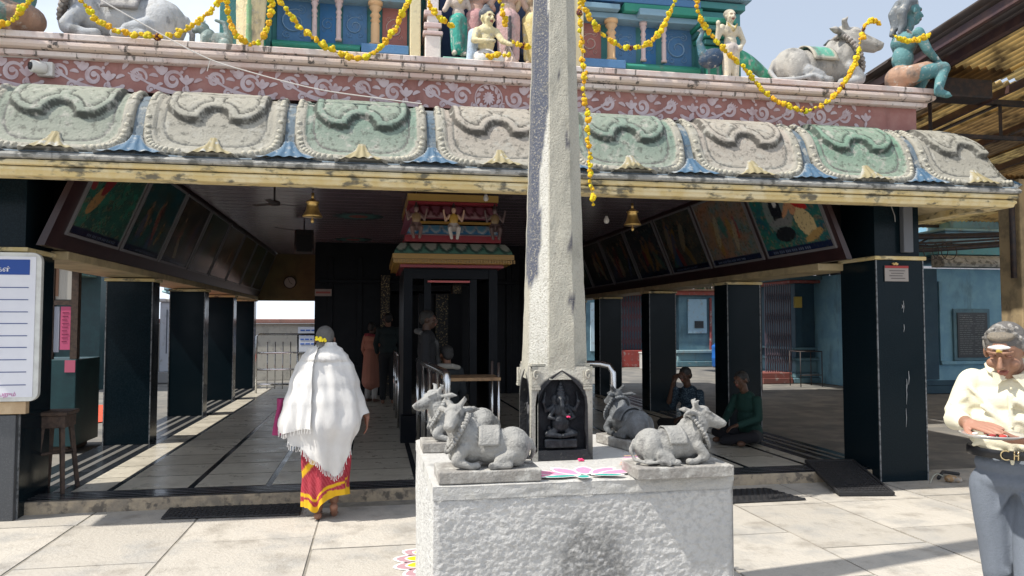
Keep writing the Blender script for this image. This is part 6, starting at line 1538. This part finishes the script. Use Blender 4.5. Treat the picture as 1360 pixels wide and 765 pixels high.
part('red_base', [(8.9,11.2,27.0,27.9,0,.62,(.30,.05,.04)),(13.2,18,27.0,27.9,0,.62,(.22,.04,.04))], m_bg, t, .02)
part('red_band', [(7.0,18,26.8,29.1,2.704,2.86,(.30,.07,.05)),(7.0,18,26.7,29.1,2.864,2.93,(.35,.20,.12))], m_bg, t, .02)
mb = MB(); rr = random.Random(4)
for i in range(120): x = rr.uniform(7.2,17.5); mb.ball((x,26.9+rr.uniform(0,.4),3.0+rr.uniform(0,.28)), (rr.uniform(.08,.22),.12,rr.uniform(.05,.14)), 7, rr.choice([(.50,.47,.36),(.06,.22,.12),(.40,.16,.08),(.12,.2,.26),(.45,.42,.38),(.10,.15,.07)]))
mb.build('roof_ornaments', m_bg, t)
mb = MB(); vs = []; nn = 160
for i in range(nn+1):
    x = lerp(11.2,13.6,i/nn); dz = .035*sin(i*PI/5)
    vs += [(x,25.9,3.22+dz),(x,27.2,3.55+dz)]
mb.add(vs, [(2*i,2*i+1,2*i+3,2*i+2) for i in range(nn)], (.50,.49,.46)); o = mb.build('corrugated_awning', m_bg, t); md = o.modifiers.new('s','SOLIDIFY'); md.thickness = .012
gate('dark red scissor gate in the far shrine row, left one', 9.15, 10.9, 27.2, .64, 2.68, (.12,.03,.035), 16)
gate('dark red scissor gate in the far shrine row, right one', 13.25, 14.6, 27.2, .64, 2.68, (.12,.03,.035), 13)
t = thing('blue_drum', 'blue plastic drum standing before the far shrine row', 'drum', (12.75,26.4,0))
mb = MB(); mb.lathe([(.26,0),(.29,.04),(.29,.30),(.30,.32),(.30,.36),(.29,.38),(.29,.72),(.30,.74),(.28,.80),(.22,.84)], (12.75,26.4,0), 20, (.02,.12,.42)); mb.build('drum_body', m_gloss, t)
mb = MB(); mb.lathe([(.20,.84),(.20,.88),(.05,.89)], (12.75,26.4,0), 20, (.02,.10,.36)); mb.build('lid', m_gloss, t)
t = thing('small_altar', 'small white altar with a grey idol under a metal frame across the yard', 'altar', (9.95,25.4,0))
part('pedestal', [(9.45,10.4,25.2,26.0,0,.55,(.46,.45,.43)),(9.42,10.43,25.17,26.03,.554,.60,(.5,.49,.46))], m_bg, t, .01)
mb = MB(); mb.lathe([(.16,0),(.17,.05),(.12,.12),(.16,.30),(.17,.42),(.10,.52),(.12,.60),(.10,.70),(.02,.78)], (10.05,25.6,.78), 14, (.42,.42,.42)); mb.build('idol', m_bg, t)
for x,y in ((9.7,25.3),(10.35,25.3),(9.7,25.9),(10.35,25.9)): mb = MB(); mb.tube([(x,y,.6),(x,y,1.15)], .02, 6, (.6,.6,.6)); mb.build('post', m_clean, t)
part('canopy', [(9.66,10.39,25.26,25.94,1.154,1.18,(.6,.6,.6))], m_clean, t)
# houses far behind on the right
t = thing('far_house', 'white and pink house far behind the blue building at right', 'house', (22,31,0))
part('wall', [(17,30,31,38,0,8.2,(.62,.60,.60))], m_bg, t)
part('balcony_band', [(17,30,30.8,31,4.6,4.9,(.50,.20,.20)),(17,30,30.8,31,6.9,7.2,(.45,.22,.2))], m_bg, t)
part('column', [(x,x+.3,30.7,30.99,4.9,6.9,(.22,.40,.60)) for x in (19,)], m_bg, t); part('column', [(23,23.3,30.7,30.99,4.9,6.9,(.60,.50,.30))], m_bg, t); part('column', [(26,26.3,30.7,30.99,4.9,6.9,(.60,.50,.30))], m_bg, t)
for x in (20,24.1,27): part('window', [(x,x+1.2,30.9,30.99,5.3,6.4,(.08,.10,.13))], m_clean, t)
# left side: kiosk, carpet, office, wall -------------------------------------------
t = thing('notice_case', 'dark teal cabinet with a wooden framed notice case above, behind the left front pillar', 'cabinet', (-4.1,10.3,0))
part('cabinet', [(-4.9,-3.65,10.27,11.1,.08,1.16)], m_teal, t, .01); part('cabinet_foot', [(-4.8,-3.75,10.35,11.0,0,.08)], m_dkwood, t)
part('frame', [(-4.9,-4.84,10.3,10.4,1.163,2.75),(-3.74,-3.66,10.3,10.4,1.163,2.75),(-4.84,-3.74,10.3,10.4,1.84,1.90),(-4.84,-3.74,10.3,10.4,2.69,2.75),(-3.98,-3.94,10.3,10.36,1.163,2.69)], m_dkwood, t)
part('picture_panel', [(-4.83,-3.985,10.33,10.35,1.91,2.68,(.30,.16,.11)),(-3.935,-3.745,10.33,10.35,1.91,2.68,(.52,.50,.46)),(-3.935,-3.745,10.322,10.329,2.32,2.5,(.52,.20,.10)),(-3.935,-3.90,10.322,10.329,1.95,2.3,(.3,.16,.10))], m_clean, t)
part('pink_notice', [(-3.86,-3.745,10.31,10.322,1.28,1.82,(.62,.10,.22))], m_clean, t)
part('pale_notice', [(-3.935,-3.875,10.312,10.322,1.25,1.82,(.36,.38,.46))], m_clean, t)
mb = MB()
for i in range(9): mb.box(-3.84,-3.765-.01*(i%3),10.306,10.3095,1.74-.045*i,1.75-.045*i,(.25,.02,.08))
mb.build('notice_writing', m_clean, t); part('pink_sticker', [(-3.78,-3.66,10.262,10.269,1.0,1.15,(.55,.12,.20))], m_clean, t)
mb = MB(); vs = [(-9,12.9),(-4.9,12.75),(-4.2,13.6),(-4.1,15.2),(-4.6,16.2),(-9,16.3)]; mb.add([(x,y,.006) for x,y in vs], [tuple(range(6))], (.55,.075,.03)); tag(mb.build('red_carpet', m_cloth, recalc=False), 'bright orange red carpet lying on the sunlit yard left of the hall', 'carpet')
t = thing('office_building', 'dark teal temple office with a red brown roof edge beyond the left pillars', 'building', (-9,20,0))
part('wall', [(-16,-6.6,20,24,0,3.1)], m_teal, t); part('roof_edge', [(-16.3,-6.3,19.4,24.2,3.104,3.32,(.16,.05,.045))], m_bg, t, .02)
part('door', [(-8.6,-7.6,19.95,19.998,0,2.25,(.02,.10,.14))], m_bg, t); part('sign_board', [(-8.4,-7.3,19.9,19.998,2.45,2.68,(.30,.20,.10))], m_bg, t); part('awning', [(-9.5,-6.7,19.0,19.99,2.74,2.78,(.05,.12,.10))], m_bg, t)
t = thing('garden_pillar_shrine', 'pale grey shrine post with light blue carving seen between the left pillars', 'shrine post', (-5.5,22,0))
part('post', [(-5.75,-5.15,22,22.6,.3,2.2,(.50,.54,.60)),(-5.85,-5.05,21.9,22.7,0,.3,(.3,.3,.3)),(-5.8,-5.1,21.95,22.65,2.204,2.3,(.55,.55,.55))], m_bg, t, .02)
mb = MB()
for k in range(5): a = k*1.2; mb.tube([(-5.45+.3*cos(a),22.1,2.6+.22*sin(a)),(-5.45+.15*cos(a+1),21.95,2.6+.15*sin(a+1)),(-5.45,22.0,2.55)], [.03,.06,.05], 7, (.28,.45,.50))
mb.build('carving', m_bg, t); part('groove', [(-5.58,-5.55,21.985,21.998,.8,2.0,(.1,.12,.15)),(-5.38,-5.35,21.985,21.998,.8,2.0,(.1,.12,.15))], m_clean, t)
t = thing('compound_wall', 'stained grey compound wall with a reddish coping behind the hall', 'wall', (-1,22.5,0))
part('wall', [(-6.4,6.0,22.6,22.85,0,1.62,(.44,.42,.37))], m_bg, t); part('coping', [(-6.4,6.0,22.5,22.95,1.624,1.75,(.32,.17,.14))], m_bg, t, .02)
t = thing('wall_notice', 'white notice with blue writing pasted on the compound wall', 'notice', (-1.7,22.5,1)); part('sheet', [(-2.15,-1.1,22.57,22.595,.75,1.52,(.62,.66,.74))], m_clean, t)
mb = MB(); rr = random.Random(6)
for i in range(4):
    x = -2.08
    while x < -1.25: l = rr.uniform(.05,.14); mb.box(x,x+l,22.562,22.5695,1.40-.13*i,1.44-.13*i,(.05,.14,.50)); x += l+.03
mb.build('blue_writing', m_clean, t)
t = thing('compound_wall', 'long pale boundary wall far along the left side of the yard', 'wall', (-16.5,10,0)); part('wall', [(-16.8,-16.5,-5,30,0,2.3,(.36,.33,.29))], m_bg, t); part('coping', [(-16.86,-16.44,-5,30,2.304,2.4,(.3,.2,.17))], m_bg, t)
t = thing('compound_wall', 'long boundary wall closing the yard behind the shrine row', 'wall', (5,33,0)); part('wall', [(-16.4,34,32.4,32.7,0,1.5,(.36,.34,.30))], m_bg, t); part('coping', [(-16.4,34,32.3,32.8,1.504,1.6,(.28,.2,.17))], m_bg, t)
# trees -----------------------------------------------------------------------
m_leaf = M('tree_leaves', attr=True, rough=.6, spec=.3); m_bark = M('tree_bark', (.10,.075,.05), (.06,.045,.035), scale=8, rough=.9, bump=1)
def tree(label, x, y, h, r, seed, dark=1.0, n=2600):
    rr = random.Random(seed); t = thing('tree', label, 'tree', (x,y,0), 0, 'trees beyond the temple yard'); mb = MB(); ends = []
    mb.tube([(x,y,0),(x+.15,y,h*.25),(x-.1,y+.1,h*.5)], [h*.035,h*.028,h*.02], 9)
    for k in range(8):
        a = k*PI/4+rr.random(); e_ = Vector((x+r*.7*cos(a)*rr.uniform(.5,1), y+r*.7*sin(a)*rr.uniform(.5,1), h*rr.uniform(.55,.92)))
        b_ = Vector((x,y,h*rr.uniform(.28,.5))); mb.tube([b_, b_.lerp(e_,.5)+Vector((0,0,h*.04)), e_], [h*.014,h*.009,h*.003], 6); ends += [e_, b_.lerp(e_,.6)]
    mb.build('trunk', m_bark, t); mb = MB()
    cl = [(e_+Vector((rr.uniform(-1,1),rr.uniform(-1,1),rr.uniform(-.5,.8)))*r*.25, r*rr.uniform(.22,.38)) for e_ in ends for _ in range(2)]
    for i in range(n):
        c, q = rr.choice(cl); d = Vector((rr.gauss(0,1),rr.gauss(0,1),rr.gauss(0,.8))).normalized()*q*rr.uniform(.5,1.1); p = c+d; s = rr.uniform(.10,.22)
        u = Vector((rr.gauss(0,1),rr.gauss(0,1),rr.gauss(0,.6))).normalized(); v = u.orthogonal().normalized(); g = rr.uniform(.7,1.3)*dark
        mb.add([p-u*s,p+v*s*.45,p+u*s,p-v*s*.45], [(0,1,2,3)], (.045*g,.085*g,.025*g))
    mb.build('crown', m_leaf, t, recalc=False); return t
tree('dark leafy tree behind the teal office, seen over its roof', -11.5, 27, 7.5, 3.6, 1, .7)
tree('broad tree beyond the left boundary wall', -20, 18, 7, 3.4, 2)
tree('tree standing behind the far shrine row, toward the centre', 6, 37, 4.6, 2.6, 3)
tree('tree behind the far shrine row, right of the corrugated awning', 15.5, 36, 6.5, 3.4, 4, .9)
# shed roof at the right -----------------------------------------------------------
sd = thing('shed_roof', 'rusty corrugated shed roof on dark steel trusses at the upper right', 'shed roof', (8.2,8.4,0))
m_sheet = bpy.data.materials.new('amber_rusty_sheet'); m_sheet.use_nodes = True; nt = m_sheet.node_tree; N = nt.nodes; L = nt.links
b = N['Principled BSDF']; b.inputs['Roughness'].default_value = .7; tl_ = N.new('ShaderNodeBsdfTranslucent'); ad = N.new('ShaderNodeMixShader'); at_ = N.new('ShaderNodeAttribute'); at_.attribute_name = 'Col'
n_ = N.new('ShaderNodeTexNoise'); n_.inputs['Scale'].default_value = 3.5; n_.inputs['Detail'].default_value = 6; tcx = N.new('ShaderNodeTexCoord'); L.new(tcx.outputs['Object'], n_.inputs['Vector'])
mm_ = N.new('ShaderNodeMix'); mm_.data_type = 'RGBA'; mm_.inputs[7].default_value = (.05,.03,.02,1); L.new(at_.outputs['Color'], mm_.inputs[6])
mr = N.new('ShaderNodeMapRange'); mr.inputs['From Min'].default_value = .45; mr.inputs['From Max'].default_value = .7; L.new(n_.outputs[0], mr.inputs['Value']); L.new(mr.outputs[0], mm_.inputs['Factor'])
L.new(mm_.outputs[2], b.inputs['Base Color']); L.new(mm_.outputs[2], tl_.inputs['Color']); ad.inputs[0].default_value = .5; L.new(b.outputs[0], ad.inputs[1]); L.new(tl_.outputs[0], ad.inputs[2]); L.new(ad.outputs[0], N['Material Output'].inputs[0])
rz = lambda y: 4.87+(7.5-y)*.09
rr = random.Random(12); x = 6.18; k = 0
while x < 15:
    wd = .92; y0 = 3.6
    for (ya, yb, lift_) in ((3.6,8.6,.03),(8.3,12.6,.0),(12.3,16.6,-.03)):
        jy = rr.uniform(-.25,.25); mb = MB(); vs = []; cs_ = []; n = 56; c = rr.choice([(.80,.58,.24),(.66,.46,.19),(.82,.64,.30),(.32,.22,.12),(.60,.40,.17)]); ang = rr.uniform(-.01,.01)
        if x < 6.4: c = (.10,.08,.07)
        for i in range(n+1):
            xx = x+i*wd/n; dz = .034*sin(i*2*PI/7)
            for j in range(3):
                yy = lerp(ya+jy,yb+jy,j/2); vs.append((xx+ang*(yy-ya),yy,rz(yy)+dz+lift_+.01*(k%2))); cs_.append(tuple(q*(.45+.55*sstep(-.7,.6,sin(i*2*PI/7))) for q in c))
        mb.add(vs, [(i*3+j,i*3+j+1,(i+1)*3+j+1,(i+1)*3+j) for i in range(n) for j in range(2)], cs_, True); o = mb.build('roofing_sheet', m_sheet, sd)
    x += wd-.05+rr.choice([0,0,.02]); k += 1
for i, y in enumerate((5.2,8.9,12.6,16.2)):
    z = rz(y); mb = MB(); mb.box(6.1,15,y-.04,y+.04,z-.12,z-.05); mb.box(6.3,15,y-.025,y+.025,z-.60,z-.55)
    for q in range(8):
        a = 6.3+q*1.1; mb.tube([(a,y,z-.58),(a,y,z-.1)], .03, 4); mb.tube([(a,y,z-.58),(a+1.1,y,z-.1)], .022, 4)
    mb.build('truss', m_dksteel, sd)
for i, xx in enumerate((6.32,6.75,8.2,9.6,11,12.5)):
    mb = MB(); c = (.10,.05,.06); w_ = .05 if i != 1 else .07
    mb.add([(xx+a,y,rz(y)-b_) for y in (3.6,16.6) for a,b_ in ((-w_/2,.15),(w_/2,.15),(w_/2,.05),(-w_/2,.05))], [(0,1,2,3),(4,5,6,7),(0,1,5,4),(1,2,6,5),(2,3,7,6),(3,0,4,7)], c)
    mb.build('purlin', M('maroon_steel_purlin',(.045,.022,.028),(.08,.04,.035),scale=6,rough=.6), sd)
part('support_column', [(8.27,8.62,8.4,8.75,0,3.5)], M('stained_ochre_column',(.36,.27,.15),(.22,.17,.10),scale=4,rough=.85,stain=.6,stc=(.08,.06,.04),sscale=3,stretch=3), sd, .015)
part('support_column', [(14.3,14.6,8.4,8.75,0,4.6)], M('stained_ochre_column'), sd, .015)
mb = MB(); mb.tube([(8.2,8.45,2.2),(8.2,8.45,3.5)], .035, 8); mb.tube([(7.72,8.8,3.15),(7.55,8.8,3.45)], .02, 6); mb.build('drain_pipe', m_dksteel, sd)
for (xa,xb,ya,yb,zz) in ((9.0,13.6,16.5,24.6,3.62),(4.9,6.3,10.2,19.0,4.35)):  # added sheets, hidden behind the hall, that keep the sun off the yard
    mb = MB(); n = int((xb-xa)*30); vs = []
    for i in range(n+1): vs += [(lerp(xa,xb,i/n),ya,zz+.03*sin(i*.9)),(lerp(xa,xb,i/n),yb,zz-.25+.03*sin(i*.9))]
    mb.add(vs, [(2*i,2*i+1,2*i+3,2*i+2) for i in range(n)], (.16,.10,.06), True); mb.build('roofing_sheet', m_dksteel, sd)
part('post', [(9.0,9.1,16.6,16.7,0,3.55),(13.5,13.6,24.3,24.4,0,3.3)], m_dksteel, sd)  # posts made up to carry the added rear shading sheet
t = thing('metal_box', 'large dark metal box hanging under the shed roof', 'metal box', (7.2,8.2,4.3)); part('casing', [(6.85,7.55,8.0,8.3,4.40,4.64)], m_dksteel, t, .02); part('hanger', [(6.9,6.94,8.2,8.24,4.62,4.72),(7.5,7.54,8.2,8.24,4.62,4.70)], m_dksteel, t)
t = thing('cable_bundle', 'dark sagging pipes and cables strung from the hall to the shed column', 'cables', (7,10.5,3))
for q in range(5):
    mb = MB(); za, zb = 2.72+.09*q+.12*(q > 2), 2.98+.05*q; mb.tube([(lerp(5.3,11.0,u), 10.5+.15*q, lerp(za,zb,u)-.10*sin(PI*u)) for u in [i/10 for i in range(11)]], .035 if q in (0,3) else .016, 6); mb.build('cable', m_dksteel, t)
mb = MB()
for q in range(3): mb.tube([(8.6+.16*q+.14*cos(a), 10.4, 2.75+.14*sin(a)) for a in [2*PI*i/14 for i in range(15)]], .007, 5, cap=False)
mb.build('cable_loop', m_dksteel, t)
